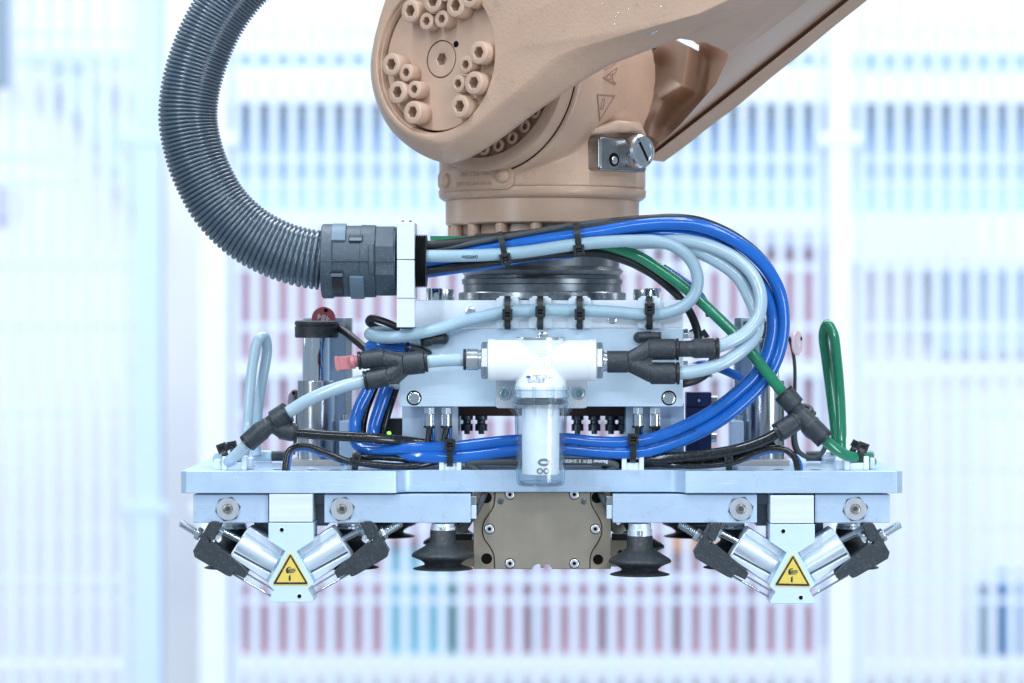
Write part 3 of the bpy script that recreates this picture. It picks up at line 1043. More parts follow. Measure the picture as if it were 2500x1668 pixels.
# dark valve stems hanging from the manifold
for i, px in enumerate((1140, 1175, 1410, 1451, 1492, 1519)):
    c = W(px, 1060, 320)
    kk = K(320)
    G().lathe(c, UP, [(0, 7 * kk), (8 * kk, 7 * kk), (8 * kk, 15 * kk), (24 * kk, 15 * kk), (26 * kk, 10 * kk), (33 * kk, 10 * kk), (35 * kk, 15 * kk), (48 * kk, 15 * kk)], 20).build("valve_stem", steel_dark, block, sharp=30)
G().box(1120, 1084, 1528, 1120, 330, 350).build("rear_rail", alu, block, bevel=1)

# hanging cable glands under the front panel
for i, (px, lab) in enumerate(((1048, "leftmost"), (1090, "second from left"), (1557, "third from left"), (1599, "rightmost"))):
    t = thing("cable_gland", "nickel plated cable gland under the white panel, %s of the four" % lab, "cable gland", W(px, 1041, 92), "cable glands under the front panel")
    c = W(px, 1041, 92)
    G().lathe(c, UP, [(0, 13 * S), (1.5 * S, 14 * S), (29 * S, 14 * S), (30 * S, 13 * S)], 36).build("sleeve", chrome, t, sharp=30)
    G().lathe(c + UP * (30 * S), UP, [(0, 13 * S), (1 * S, 14.5 * S), (17 * S, 14.5 * S)], 6).build("hex_nut", zinc, t, bevel=1)
    G().lathe(c - UP * (4 * S), UP, [(0, 12 * S), (1 * S, 15 * S), (4 * S, 15 * S), (5 * S, 12 * S)], 30).build("seal_ring", black_fine, t, sharp=40)
    dx = -9 if i in (1,) else (4 if i == 2 else (-4 if i == 0 else 1))
    pth = catmull([W(px, 1044, 92), W(px + dx * 0.3, 1060, 92), W(px + dx, 1085, 90), W(px + dx * 2.5, 1110, 88), W(px + dx * 5, 1126, 92)], 6)
    G().sweep(pth, 7.5 * S, 14).build("cable", cable_black, t)
    pth = catmull([W(px + 8, 1044, 96), W(px + 10, 1062, 97), W(px + 12, 1090, 97), W(px + 16, 1122, 97)], 6)
    G().sweep(pth, 4 * S, 12).build("core_wire", hose_blue, t)

# ================================================================== vacuum filter
FD = -30
fil = thing("vacuum_filter", "white plastic inline vacuum filter with clear bowl in the middle of the gripper", "filter", W(1320, 1187, FD))
kf = K(FD)
fz = lambda py: W(1320, py, FD)
g = G()
ax = W(1193, 880, FD)
g.lathe(ax, RIGHT, [(0, 49 * kf), (2 * kf, 50 * kf), (259 * kf, 50 * kf), (261 * kf, 49 * kf)], 64)
g.lathe(fz(953), UP, [(0, 63 * kf), (8 * kf, 63 * kf), (28 * kf, 60 * kf), (48 * kf, 56 * kf), (73 * kf, 53 * kf), (95 * kf, 53 * kf), (110 * kf, 55 * kf), (121 * kf, 58 * kf), (127 * kf, 58 * kf)], 64)
fb = remesh(g.build("body", white_plastic, fil), 1.7, 7)
for a, b in ((1192, 1210), (1437, 1455)):
    G().lathe(W(a, 880, FD), RIGHT, [(0, 50 * kf), (1 * kf, 51.5 * kf), ((b - a - 1) * kf, 51.5 * kf), ((b - a) * kf, 50.5 * kf)], 64).build("end_collar", white_plastic, fil, sharp=50)
G().lathe(fz(830), UP, [(0, 59 * kf), (5 * kf, 59.5 * kf), (6.5 * kf, 58 * kf), (6.5 * kf, 10 * kf)], 64).build("top_disc", zinc, fil, sharp=30)
G().lathe(fz(823.5), UP, [(0, 9 * kf), (3 * kf, 9 * kf), (5.5 * kf, 5 * kf)], 24).build("vent_screw", zinc, fil, sharp=40)
# embossed ring and lettering on the body (front of the cylinder at axis - radius)
def fold_filter(q):
    """drop a point onto the front of the filter body"""
    dz = (q.z - ax.z) / kf
    dx = (q.x - fz(880).x) / kf
    r1 = 50.2
    y1 = math.sqrt(max(0, r1 * r1 - dz * dz)) if abs(dz) < r1 else 0
    py = 880 - dz
    prof = [(826, 58), (832, 58), (843, 55), (858, 53), (880, 53), (905, 56), (925, 60), (945, 63), (955, 63)]
    r2 = 63
    for (pa_, ra_), (pb_, rb_) in zip(prof, prof[1:]):
        if pa_ <= py <= pb_: r2 = ra_ + (rb_ - ra_) * (py - pa_) / (pb_ - pa_)
    y2 = math.sqrt(max(0, r2 * r2 - dx * dx)) if abs(dx) < r2 else 0
    return Vector((q.x, FD * S - (max(y1, y2) + 0.9) * kf, q.z))
pth = [fold_filter(W(1324 + 24 * math.cos(a), 879 + 24 * math.sin(a), FD - 50)) + Vector((0, 0.5 * S, 0)) for a in [2 * math.pi * i / 48 for i in range(49)]]
G().sweep(pth, 0.9 * S, 8, caps=False).build("embossed_ring", white_plastic, fil, sharp=80)
emb = mat("emboss_shade", (0.60, 0.70, 0.80), 0.4, 0)  # blue-grey tone stands in for the relief shade of the white embossing
for body_, py, sz in (("BSP", 867, 13), ("—", 879, 13), ("1/2", 893, 13)):
    flat_text(body_, sz * S, W(1324, py, FD - 50), RIGHT, UP, emb, fil, "embossed_letters", fold=fold_filter)
# printed label
flat_text("0.95 - 7 bar", 5.4 * S, W(1324, 917.5, FD - 55), RIGHT, UP, ink_navy, fil, "printed_line", fold=fold_filter)
flat_text("max. 7 bar at 20°C", 5.4 * S, W(1329, 922.5, FD - 60), RIGHT, UP, ink_navy, fil, "printed_line", fold=fold_filter)
flat_text("VFT G1/2-IG 80", 6.6 * S, W(1308, 927.5, FD - 60), RIGHT, UP, ink_navy, fil, "printed_line", fold=fold_filter)
flat_text("10.07.01.00125", 6.6 * S, W(1309, 933, FD - 60), RIGHT, UP, ink_navy, fil, "printed_line", fold=fold_filter)
flat_text("[H[", 7 * S, W(1306, 918.5, FD - 55), RIGHT, UP, ink_navy, fil, "printed_mark", fold=fold_filter)
g = G()
ring_ = [fold_filter(W(1290 + 6 * math.cos(a), 920.5 + 2.9 * math.sin(a), FD - 55)) for a in [2 * math.pi * i / 24 for i in range(24)]]
g.face([g.bm.verts.new(p) for p in ring_])
g.build("printed_logo", ink_blue, fil)
# clear bowl: thick flanged cup, closed shell with an outer and an inner wall
bt = fz(944)
def dn(py): return (py - 944) * kf
outer = [(0, 67), (2, 69), (8, 69), (10, 66.5), (16, 66.5), (18, 68.5), (26, 68.5), (28, 66), (36, 66), (38, 68), (46, 68), (50, 65), (60, 64), (226, 59.5), (236, 58), (241, 54), (243, 46)]
inner = [(238, 44), (234, 52), (226, 55), (60, 59.5), (46, 61), (0, 62)]
G().lathe(bt, -UP, [(a * kf, r * kf) for a, r in outer] + [(238 * kf, 44 * kf)], 72, cap0=False).build("bowl", clear, fil, sharp=35)
bowl = fil.children[-1]
G().lathe(bt, -UP, [(a * kf, r * kf) for a, r in reversed(inner)], 72, cap0=False, cap1=False).build("bowl_inner_wall", clear, bowl, sharp=35)
G().lathe(fz(1185), UP, [(0, 40 * kf), (3 * kf, 50 * kf), (9 * kf, 52 * kf), (11 * kf, 50 * kf), (10 * kf, 12 * kf)], 48).build("bowl_foot", clear, bowl, sharp=35)
for a in (-90, -52, -12, 24, 60, 90, 150, 210):
    an = math.radians(a)
    n = Vector((math.sin(an), -math.cos(an), 0)); tt = Vector((math.cos(an), math.sin(an), 0))
    pts = [(66, 942), (88, 943), (88, 972), (84, 990), (66, 1016), (62, 1012)]
    g = G()
    g.extrude([Vector((fz(0).x, FD * S, 0)) + n * (r * kf) + Vector((0, 0, fz(y).z)) - tt * (3.0 * kf) for r, y in pts], tt * (6.0 * kf))
    g.build("rib", clear, bowl, bevel=0.8)
G().lathe(fz(987), UP, [(0, 60 * kf), (2 * kf, 62 * kf), (9 * kf, 62 * kf), (11 * kf, 60 * kf)], 60).build("gasket", mat("grey_gasket", (0.07, 0.09, 0.11), 0.5), fil)
G().lathe(fz(970), UP, [(0, 61 * kf), (24 * kf, 61 * kf)], 60).build("thread_collar", white_plastic, fil, sharp=30)
cart = G().lathe(fz(1160), UP, [(0, 40 * kf), (3 * kf, 45 * kf), (160 * kf, 46 * kf), (164 * kf, 43 * kf), (186 * kf, 43 * kf)], 56).build("cartridge", cartridge_m, fil, sharp=50)
def ring_mark(cx, cy, rx, ry, w, name):
    g = G()
    def fp(x, y):
        dx = (x - 1320)
        return Vector((W(x, y, FD).x, FD * S - math.sqrt(max(1, 46.4 ** 2 - dx * dx)) * kf, W(x, y, FD).z))
    a = [fp(cx + rx * math.cos(q), cy + ry * math.sin(q)) for q in [2 * math.pi * i / 28 for i in range(29)]]
    b = [fp(cx + (rx - w) * math.cos(q), cy + (ry - w) * math.sin(q)) for q in [2 * math.pi * i / 28 for i in range(29)]]
    g.strip([a, b]).build(name, ink_grey, cart)
ring_mark(1328, 1127, 15, 9.5, 6, "stamped_mark")
ring_mark(1318, 1148, 8, 7.5, 3.6, "stamped_mark")
ring_mark(1334, 1148, 8, 7.5, 3.6, "stamped_mark")
# mounting ear plate behind the bowl
g = G()
g.prism(rrect(1210, 922, 1434, 997, 8), 40, 56)
ear = g.build("mounting_plate", mat("grey_white_plastic", (0.62, 0.66, 0.70), 0.5), fil, bevel=1.5)
for px in (1232, 1414):
    G().lathe(W(px, 961, 40), FRONT, [(0, 16 * S), (3 * S, 16 * S), (4 * S, 14.5 * S), (4 * S, 11 * S)], 32).build("washer", zinc, ear, sharp=30)
    socket_screw("screw", W(px, 961, 36), FRONT, 11 * S, 8 * S, mat("green_zinc", (0.35, 0.52, 0.50), 0.25, 0.9), ear)
# nuts and steel nipples on both ends
for a, b, r in ((1174.5, 1193, 46), (1454, 1472.5, 45)):
    n1 = G().lathe(W(a, 880, FD), RIGHT, [(0, (r - 3) * kf), (3 * kf, r * kf), ((b - a - 3) * kf, r * kf), ((b - a) * kf, (r - 3) * kf)], 6, rot=0.35).build("hex_nut", steel, fil, bevel=1.2)
G().lathe(W(1138, 878, FD), RIGHT, [(0, 25 * kf), (3 * kf, 27 * kf), (28 * kf, 27 * kf), (31 * kf, 24 * kf), (37 * kf, 24 * kf)], 40).build("nipple", zinc, fil, sharp=30)
G().lathe(W(1131, 878, FD), RIGHT, [(0, 24 * kf), (1 * kf, 26 * kf), (6 * kf, 26 * kf), (8 * kf, 22 * kf)], 40).build("release_ring", black_fine, fil, sharp=40)
G().lathe(W(1472, 883, FD), RIGHT, [(0, 26 * kf), (4 * kf, 26 * kf), (5 * kf, 24 * kf), (12 * kf, 24 * kf)], 40).build("nipple", zinc, fil, sharp=30)

# ================================================================== push-in fittings
def fitting(label, segs, collars, hull=None, group="black push-in fittings", voxel=1.7, d=FD):
    allp = [W(*s[0]) for s in segs]
    c = sum(allp, Vector()) / len(allp)
    c.z = min(p.z for p in allp)
    t = thing("hose_fitting", label, "hose fitting", c, group)
    g = G()
    for p0, p1, r0, r1 in segs:
        g.cyl(W(*p0), W(*p1), r0 * S, 28, r1 * S)
    if hull:
        for pts, d0, d1 in hull:
            g.prism(pts, d0, d1)
    remesh(g.build("body", black, t), voxel, 4)
    for p0, p1, r in collars:
        a, b = W(*p0), W(*p1)
        ax_ = (b - a)
        l = ax_.length
        G().lathe(a, ax_, [(0, (r - 4) * S), (0.10 * l, (r - 4) * S), (0.34 * l, (r - 4) * S), (0.36 * l, r * S), (0.9 * l, (r) * S), (l, (r - 2) * S), (l, (r - 7) * S)], 36).build("release_ring", black_fine, t, sharp=30)
    return t

# Y on the right of the filter
fitting("black Y fitting joining two pale hoses to the right end of the filter",
        [((1482, 883.5, FD), (1532, 883.5, FD), 27, 27), ((1528, 883.5, FD), (1590, 853.5, FD), 20, 23), ((1528, 883.5, FD), (1592, 911, FD), 20, 24),
         ((1584, 853.5, FD), (1649, 853, FD), 26, 26), ((1588, 911.5, FD), (1649, 911.5, FD), 27, 27)],
        [((1647, 853, FD), (1657, 853, FD), 27), ((1647, 911.5, FD), (1659, 911.5, FD), 27.5)],
        hull=[([(1530, 866), (1586, 829), (1594, 878), (1590, 882), (1594, 888), (1592, 937), (1530, 901)], FD - 15, FD + 15)])
fitting("short black reducer plugged into the upper arm of the right Y fitting",
        [((1656, 852, FD), (1690, 851.5, FD), 20, 20), ((1688, 851.5, FD), (1698, 851, FD), 21, 24), ((1694, 851, FD), (1746, 850, FD), 24, 24)],
        [((1745, 850, FD), (1756, 849.7, FD), 25)])
# Y on the left
yl = fitting("black Y fitting left of the filter with a pink plug in one arm",
        [((1036, 884, FD), (985, 889, FD), 28, 28), ((988, 889, FD), (930, 876, FD), 21, 20), ((988, 891, FD), (946, 921, FD), 21, 20),
         ((938, 874, FD), (882, 880, FD), 22, 22), ((946, 919, FD), (896, 929, FD), 24, 24)],
        [((1033, 884.3, FD), (1044, 883.2, FD), 25.5), ((884, 880, FD), (874, 881, FD), 22.5), ((898, 928.5, FD), (889, 930.3, FD), 24.5)],
        hull=[([(996, 866), (940, 854), (936, 893), (950, 899), (950, 938), (972, 938), (1000, 912)], FD - 14, FD + 14)])
g = G()
pts = [W(963 + 6.5 * math.cos(a), 886 + 6.5 * math.sin(a), FD - 22) for a in [math.radians(x) for x in range(-150, 110, 15)]]
G().sweep(pts, 1.1 * S, 6).build("moulded_mark", black_fine, yl)
# pink plug
pp = thing("blanking_plug", "pink blanking plug in the upper arm of the left Y fitting", "plug", W(847, 905, FD))
G().cyl(W(879, 881, FD), W(862, 883.5, FD), 14 * S, 28).build("stem", red_plastic, pp)
G().cyl(W(866, 883, FD), W(856, 884.4, FD), 17.5 * S, 28, 16 * S).build("collar", red_plastic, pp)
g = G()
g.prism([(858, 867.5), (858, 901.5), (826, 905), (820, 872)], FD - 6, FD + 6)
g.build("grip", red_plastic, pp, bevel=2.5)
g = G(); g.prism([(826, 870.5), (831, 905.5), (823, 907), (818, 902), (815, 873), (818, 869)], FD - 9, FD + 9)
g.build("grip_bead", red_plastic, pp, bevel=3)

# T on the left over the plate
fitting("black Y fitting low on the left, between pale hose and black hose",
        [((698, 1010, 10), (668, 1028, 14), 27, 26), ((672, 1026, 14), (650, 1043, 18), 20, 20), ((658, 1036, 16), (636, 1053, 20), 21, 24), ((640, 1050, 20), (606, 1080, 26), 25, 24),
         ((662, 1034, 16), (690, 1050, 18), 19, 22), ((684, 1050, 18), (718, 1056, 20), 23, 23)],
        [((694, 1012, 10), (704, 1006, 8.5), 27), ((716, 1056, 20), (725, 1057.5, 20), 23), ((609, 1077, 26), (602, 1084, 27), 24)])
fitting("black Y fitting on the right, between green hoses and black hose",
        [((1916, 964, 30), (1942, 993, 26), 27, 26), ((1938, 990, 26), (1966, 1024, 24), 19, 18), ((1954, 1008, 25), (1980, 1040, 22), 19, 25), ((1976, 1036, 22), (2009, 1069, 20), 25, 25),
         ((1958, 1012, 25), (1938, 1032, 25), 18, 20), ((1944, 1028, 25), (1903, 1054, 26), 24, 25)],
        [((1919, 967, 30), (1911, 958, 31), 27), ((1906, 1052.5, 26), (1895, 1059, 27), 25), ((2006, 1066, 20), (2015, 1075, 19), 25)])
# elbows at the panel
fitting("black elbow fitting at the upper left of the white front panel",
        [((1082, 827, 40), (1048, 830, 36), 13, 13), ((1082, 827, 40), (1082, 827, 60), 14, 14), ((1052, 830, 36), (1034, 833, 36), 15, 15)],
        [((1036, 833, 36), (1027, 834, 36), 15)], voxel=1.3)
fitting("black elbow fitting at the upper right of the white front panel",
        [((1560, 824, 40), (1590, 822, 36), 14, 13), ((1560, 824, 40), (1560, 824, 60), 14, 14), ((1584, 822, 36), (1608, 823, 36), 12, 12)],
        [((1604, 823, 36), (1614, 823.5, 36), 13)], voxel=1.3)
fitting("black elbow fitting behind the left Y fitting on a blue hose",
        [((1000, 851, 40), (1030, 857, 46), 14, 11), ((1028, 857, 46), (1048, 868, 58), 11, 12)],
        [((1003, 851.5, 40), (989, 849, 39), 15)], voxel=1.3)

# ================================================================== hoses and cables
hose("grey_hose", [(1025, 624, 5), (1041, 625, 4), (1116, 625, 2), (1199, 622, 0), (1282, 615, 0), (1393, 599, 0), (1476, 591, 2), (1540, 588, 6), (1602, 589, 8), (1645, 601, 10), (1684, 632, 12), (1703, 675, 16), (1697, 716, 20), (1667, 749, 26), (1623, 765, 34), (1580, 768, 36), (1500, 762, 36), (1420, 758, 36), (1310, 757, 36), (1227, 763, 36), (1144, 782, 34), (1085, 799, 26), (1029, 812, 8), (971, 823, 4), (930, 824, 24), (904, 817, 60), (915, 812, 105), (960, 812, 140), (1020, 815, 160)], 15.2, hose_grey,
     "matte grey hose leaving the coupling, looping right and tied along the top plate")
gh, ghp = bpy.data.objects["grey_hose"], catmull([W(1025, 624, 5), W(1041, 625, 4), W(1116, 625, 2), W(1199, 622, 0), W(1282, 615, 0)], 10)
tube_text("04920m", 12 * S, ghp, 15.2 * S, 142 * S, ink, gh, phi0=-0.25, flip=True)

blue_top1 = [(1025, 642, 40), (1080, 632, 40), (1150, 616, 30), (1210, 606, 24), (1282, 593, 20), (1365, 581, 18), (1476, 565, 18), (1537, 554, 18), (1623, 546, 20), (1710, 552, 22), (1797, 590, 28), (1862, 644, 36), (1901, 708, 46), (1913, 777, 56), (1905, 849, 64), (1875, 918, 70), (1819, 979, 70), (1753, 1030, 68), (1667, 1074, 66), (1580, 1101, 64), (1532, 1106, 62), (1450, 1103, 60), (1385, 1097, 58), (1256, 1101, 60), (1180, 1111, 62), (1110, 1117, 64), (1040, 1115, 66), (975, 1112, 90), (930, 1105, 120), (912, 1075, 140), (914, 1040, 150), (927, 997, 150), (945, 945, 150), (960, 900, 155)]
o1, p1 = hose("blue_hose", blue_top1, 16, hose_blue, "glossy blue hose, outer one of the pair sweeping around the right side", ret=True)
blue_top2 = [(1025, 655, 60), (1100, 640, 60), (1200, 622, 60), (1365, 600, 50), (1470, 580, 46), (1560, 573, 44), (1667, 575, 42), (1753, 600, 44), (1819, 647, 50), (1866, 706, 56), (1886, 775, 60), (1878, 847, 64), (1851, 905, 66), (1797, 960, 66), (1732, 1008, 66), (1645, 1052, 66), (1580, 1074, 66), (1522, 1081, 64), (1450, 1080, 62), (1385, 1073, 60), (1253, 1077, 62), (1180, 1084, 64), (1110, 1092, 66), (1028, 1095, 70), (960, 1097, 80), (905, 1098, 90), (873, 1085, 104), (866, 1043, 120), (876, 999, 130), (897, 955, 135), (920, 900, 140)]
o2, p2 = hose("blue_hose", blue_top2, 15.5, hose_blue, "glossy blue hose, inner one of the pair sweeping around the right side", ret=True)
def plen(path, px, py):
    best, s, bs = 1e9, 0.0, 0.0
    for a, b in zip(path, path[1:]):
        q = ((a.x / K(a.y / S) + VX), (VY - a.z / K(a.y / S)))
        dd = math.hypot(q[0] - px, q[1] - py)
        if dd < best: best, bs = dd, s
        s += (b - a).length
    return bs
# reading runs against the hose direction on the lower stretch
tube_text("POLYURETHANE TUBE", 13.5 * S, p1, 16 * S, plen(p1, 1700, 1058), ink, o1, phi0=0.75, flip=False)
tube_text("POLYURETHANE TUBE 12x8", 12.5 * S, p1, 16 * S, plen(p1, 1500, 1106), ink, o1, phi0=0.80, flip=False)
tube_text("POLYURETHANE COIL TYPE", 12 * S, p2, 15.5 * S, plen(p2, 1753, 600), ink, o2, phi0=0.55, flip=False, ydir=1)
tube_text("POLYURETHANE TUBE", 12 * S, p2, 15.5 * S, plen(p2, 1840, 925), ink, o2, phi0=0.9, flip=False)

hose("pale_hose", [(1480, 586, 48), (1560, 584, 46), (1620, 585, 40), (1667, 586, 34), (1732, 600, 28), (1797, 632, 20), (1838, 672, 10), (1857, 722, 0), (1851, 773, -10), (1819, 814, -20), (1780, 836, -28), (1750, 847, -30), (1735, 851, -30)], 16, hose_pale, "pale grey hose running into the reducer of the right Y fitting")
hose("pale_hose", [(1490, 596, 62), (1580, 592, 60), (1640, 595, 56), (1697, 612, 52), (1753, 639, 46), (1800, 675, 40), (1828, 722, 34), (1848, 772, 22), (1846, 815, 6), (1815, 853, -12), (1765, 886, -24), (1710, 904, -29), (1658, 911.5, -30), (1640, 911.5, -30)], 16.5, hose_pale, "pale grey hose running into the lower arm of the right Y fitting")
hose("pale_hose", [(1034, 884, FD), (1090, 879, FD), (1134, 878, FD)], 16, hose_pale, "short straight pale hose between left Y fitting and filter")
hose("pale_hose", [(900, 928, FD), (886, 931, -30), (839, 943, -26), (795, 958, -18), (751, 978, -6), (724, 994, 3), (698, 1011, 10)], 15.5, hose_pale, "pale grey hose arching from the left Y fitting down to the low black fitting")
hose("pale_hose", [(610, 1077, 26), (595, 1092, 29), (575, 1112, 38), (562, 1124, 46), (548, 1131, 64)], 14, hose_pale, "short pale hose end lying in the white clip at the left plate edge")
hose("green_hose", [(1050, 590, 56), (1150, 590, 66), (1300, 585, 72), (1400, 590, 70), (1470, 598, 64), (1506, 607, 60), (1558, 626, 56), (1623, 667, 52), (1688, 716, 48), (1753, 776, 44), (1819, 843, 36), (1862, 897, 30), (1905, 951, 30), (1918, 966, 30)], 14, hose_green, "glossy green hose crossing diagonally behind the pale hoses to the right")
hose("green_hose", [(2008, 1068, 20), (2018, 1078, 20), (2045, 1100, 30), (2070, 1113, 46), (2098, 1119, 70), (2118, 1117, 100), (2122, 1112, 140)], 13.5, hose_green, "short green hose from the right black fitting into the white clip")
hose("green_hose", [(2128, 1128, 130), (2100, 1125, 210), (2056, 1104, 270), (2054, 1050, 290), (2050, 960, 300), (2042, 870, 310), (2034, 815, 318), (2020, 793, 330), (2011, 815, 345), (2018, 880, 355), (2030, 970, 365), (2040, 1060, 372), (2040, 1110, 376)], 13.5, hose_green, "tall green hose loop standing at the right rear of the plate")
hose("pale_hose", [(530, 1120, 120), (565, 1122, 180), (596, 1105, 250), (603, 1050, 280), (609, 970, 295), (617, 890, 305), (630, 832, 315), (645, 822, 330), (652, 850, 345), (642, 920, 355), (630, 1000, 365), (624, 1080, 372), (626, 1110, 376)], 13.5, hose_pale, "tall pale hose loop standing at the left rear of the plate")
hose("black_hose", [(712, 1055, 20), (724, 1057, 20), (795, 1063, 26), (883, 1068, 40), (950, 1073, 62), (1005, 1079, 92), (1060, 1088, 100), (1120, 1096, 106), (1180, 1100, 110), (1300, 1105, 110)], 12.5, hose_black, "glossy black hose running right from the low left fitting")
hose("black_hose", [(1905, 1054, 26), (1897, 1058, 26), (1862, 1076, 30), (1797, 1098, 40), (1710, 1112, 48), (1623, 1119, 66), (1558, 1123, 90), (1480, 1126, 110)], 13.5, hose_black, "thick black hose from the right fitting running left along the plate")
hose("black_hose", [(1890, 1078, 60), (1850, 1096, 62), (1780, 1112, 64), (1700, 1124, 66), (1610, 1129, 80), (1540, 1132, 110), (1470, 1132, 130)], 11, hose_black, "thinner black hose just under the thick one on the right of the plate")
hose("sensor_cable", [(1948, 1156, 32), (1946, 1140, 32), (1940, 1118, 33), (1918, 1099, 35), (1884, 1095, 38), (1840, 1107, 42), (1797, 1127, 46), (1710, 1137, 52), (1645, 1136, 66), (1589, 1130, 96), (1540, 1128, 110)], 8, hose_black, "thin black cable dipping into the plate on the right", "cable")
hose("sensor_cable", [(1956, 1156, 40), (1953, 1130, 40), (1938, 1110, 42), (1908, 1101, 46), (1868, 1106, 52), (1820, 1122, 58), (1770, 1133, 64)], 5, hose_blue, "thin blue cable under the black cable on the right of the plate", "cable")
hose("sensor_cable", [(695, 1156, 36), (697, 1136, 36), (704, 1104, 37), (724, 1090, 38), (751, 1089, 40), (795, 1105, 44), (853, 1127, 50), (912, 1133, 56), (975, 1138, 60), (1030, 1134, 72), (1080, 1124, 96)], 8, hose_black, "thin black cable arching out of the plate on the left", "cable")
hose("sensor_cable", [(703, 1156, 44), (706, 1130, 44), (715, 1102, 45), (745, 1097, 47), (795, 1113, 51), (850, 1133, 58)], 5, hose_blue, "thin blue cable under the black cable arch on the left", "cable")
hose("sensor_cable", [(855, 1120, 80), (905, 1117, 76), (970, 1120, 76), (1030, 1128, 82), (1075, 1126, 110)], 7.5, hose_black, "black cable in the bundle lying on the plate left of the filter", "cable")
hose("sensor_cable", [(850, 1126, 95), (920, 1136, 90), (985, 1140, 88), (1045, 1131, 92), (1085, 1118, 120)], 8.5, hose_blue, "blue cable lowest in the bundle left of the filter", "cable")
hose("sensor_cable", [(880, 1112, 100), (940, 1110, 96), (1000, 1113, 92), (1050, 1120, 100)], 7, hose_black, "black cable between the two blue hoses left of the filter", "cable")
hose("black_hose", [(895, 1100, 150), (884, 1060, 165), (890, 1010, 170), (908, 960, 172), (930, 910, 175)], 11, hose_black, "black hose standing between the blue strands left of the block")
hose("black_hose", [(930, 1100, 160), (934, 1055, 172), (948, 1000, 176), (968, 940, 180)], 11, hose_black, "black hose standing closest to the left side column")
hose("blue_hose", [(1002, 851, 40), (985, 849, 39), (950, 846, 42), (915, 841, 52), (902, 846, 66), (912, 862, 90), (935, 880, 110)], 12.5, hose_blue, "short blue hose stub plugged into the elbow above the left Y fitting")
so = [o for o in bpy.data.objects if o.get("label", "").startswith("short blue hose stub")][0]
sp = catmull([W(1002, 851, 40), W(985, 849, 39), W(950, 846, 42), W(915, 841, 52)], 10)
tube_text("POLYURETH", 12 * S, sp, 12.5 * S, 10 * S, ink_navy, so, phi0=0.1, flip=False)
hose("power_cable", [(1025, 602, 24), (1041, 600, 24), (1116, 593, 24), (1216, 580, 26), (1310, 569, 30), (1420, 552, 34), (1503, 542, 36), (1597, 535, 38), (1645, 533, 42), (1710, 541, 50), (1790, 575, 60), (1860, 632, 70), (1896, 690, 82), (1908, 770, 92)], 11.5, cable_black, "black cable uppermost in the bundle leaving the coupling", "cable")
hose("power_cable", [(1025, 612, 40), (1083, 606, 40), (1171, 596, 34), (1254, 584, 28), (1365, 564, 26), (1476, 549, 30), (1560, 541, 40), (1640, 540, 54)], 9.5, cable_black, "thin black cable twisting under the top cable of the bundle", "cable")
hose("power_cable", [(1025, 613, 30), (1100, 604, 22), (1180, 588, 14), (1270, 572, 14), (1380, 553, 20), (1480, 540, 32), (1570, 532, 48)], 7, cable_dark, "ribbed dark cable on top of the bundle between the two ties", "cable")
hose("power_cable", [(1025, 662, 34), (1041, 661, 34), (1144, 648, 36), (1227, 636, 44), (1300, 626, 54), (1365, 620, 62), (1448, 617, 66), (1500, 626, 68), (1558, 648, 72), (1620, 690, 84), (1670, 740, 100), (1700, 800, 120), (1706, 860, 140)], 10.5, cable_black, "black cable along the underside of the bundle, dropping behind the green hose", "cable")
hose("power_cable", [(1200, 640, 56), (1300, 620, 66), (1400, 612, 74), (1470, 622, 80), (1540, 644, 86), (1600, 676, 96)], 8, cable_dark, "dark grey cable just below the bundle near the green hose", "cable")
hose("power_cable", [(1025, 674, 46), (1041, 673, 46), (1120, 662, 48), (1215, 649, 54), (1290, 634, 64), (1400, 625, 76)], 6, hose_blue, "thin blue cable lowest in the bundle at the coupling", "cable")
hose("power_cable", [(1620, 650, 70), (1660, 676, 66), (1700, 705, 62), (1722, 735, 66), (1728, 770, 110)], 6, hose_blue, "thin blue cable behind the green hose at the grey loop", "cable")
hose("power_cable", [(1020, 822, 70), (985, 808, 70), (955, 792, 72), (925, 781, 80), (906, 777, 92), (900, 786, 104), (915, 798, 116), (945, 806, 150), (1020, 815, 185)], 9, cable_black, "black cable loop poking out left of the white bracket leg", "cable")
hose("power_cable", [(815, 795, 350), (840, 808, 300), (862, 826, 260), (885, 845, 230), (905, 862, 200), (925, 880, 190)], 10, cable_black, "black cable between left guide column and blue stub", "cable")
hose("sensor_cable", [(1620, 945, 150), (1650, 940, 120), (1668, 935, 110), (1700, 926, 120), (1730, 905, 140), (1745, 870, 170)], 12, cable_black, "black cable bulging out right of the white front panel", "cable")
hose("sensor_cable", [(1668, 905, 200), (1720, 890, 210), (1770, 905, 220), (1812, 925, 230)], 11, hose_blue, "blue cable passing behind the right pale hoses", "cable")

# flat grey sensor cable lying on the plate behind the filter
fo, fp_ = hose("sensor_cable", [(1172, 1156, 66), (1160, 1144, 64), (1143, 1130, 62), (1160, 1128, 60), (1250, 1128, 58), (1320, 1128, 58), (1384, 1127, 58), (1450, 1128, 58), (1490, 1131, 60), (1503, 1137, 62), (1490, 1147, 66), (1476, 1156, 68)], 9.5, cable_dark, "dark grey printed cable lying on the plate behind the clear bowl", "cable", ret=True)
tube_text("Baumer ESW 31SH0200", 11.5 * S, fp_, 9.5 * S, plen(fp_, 1482, 1130), ink_white, fo, phi0=0.15, flip=True)

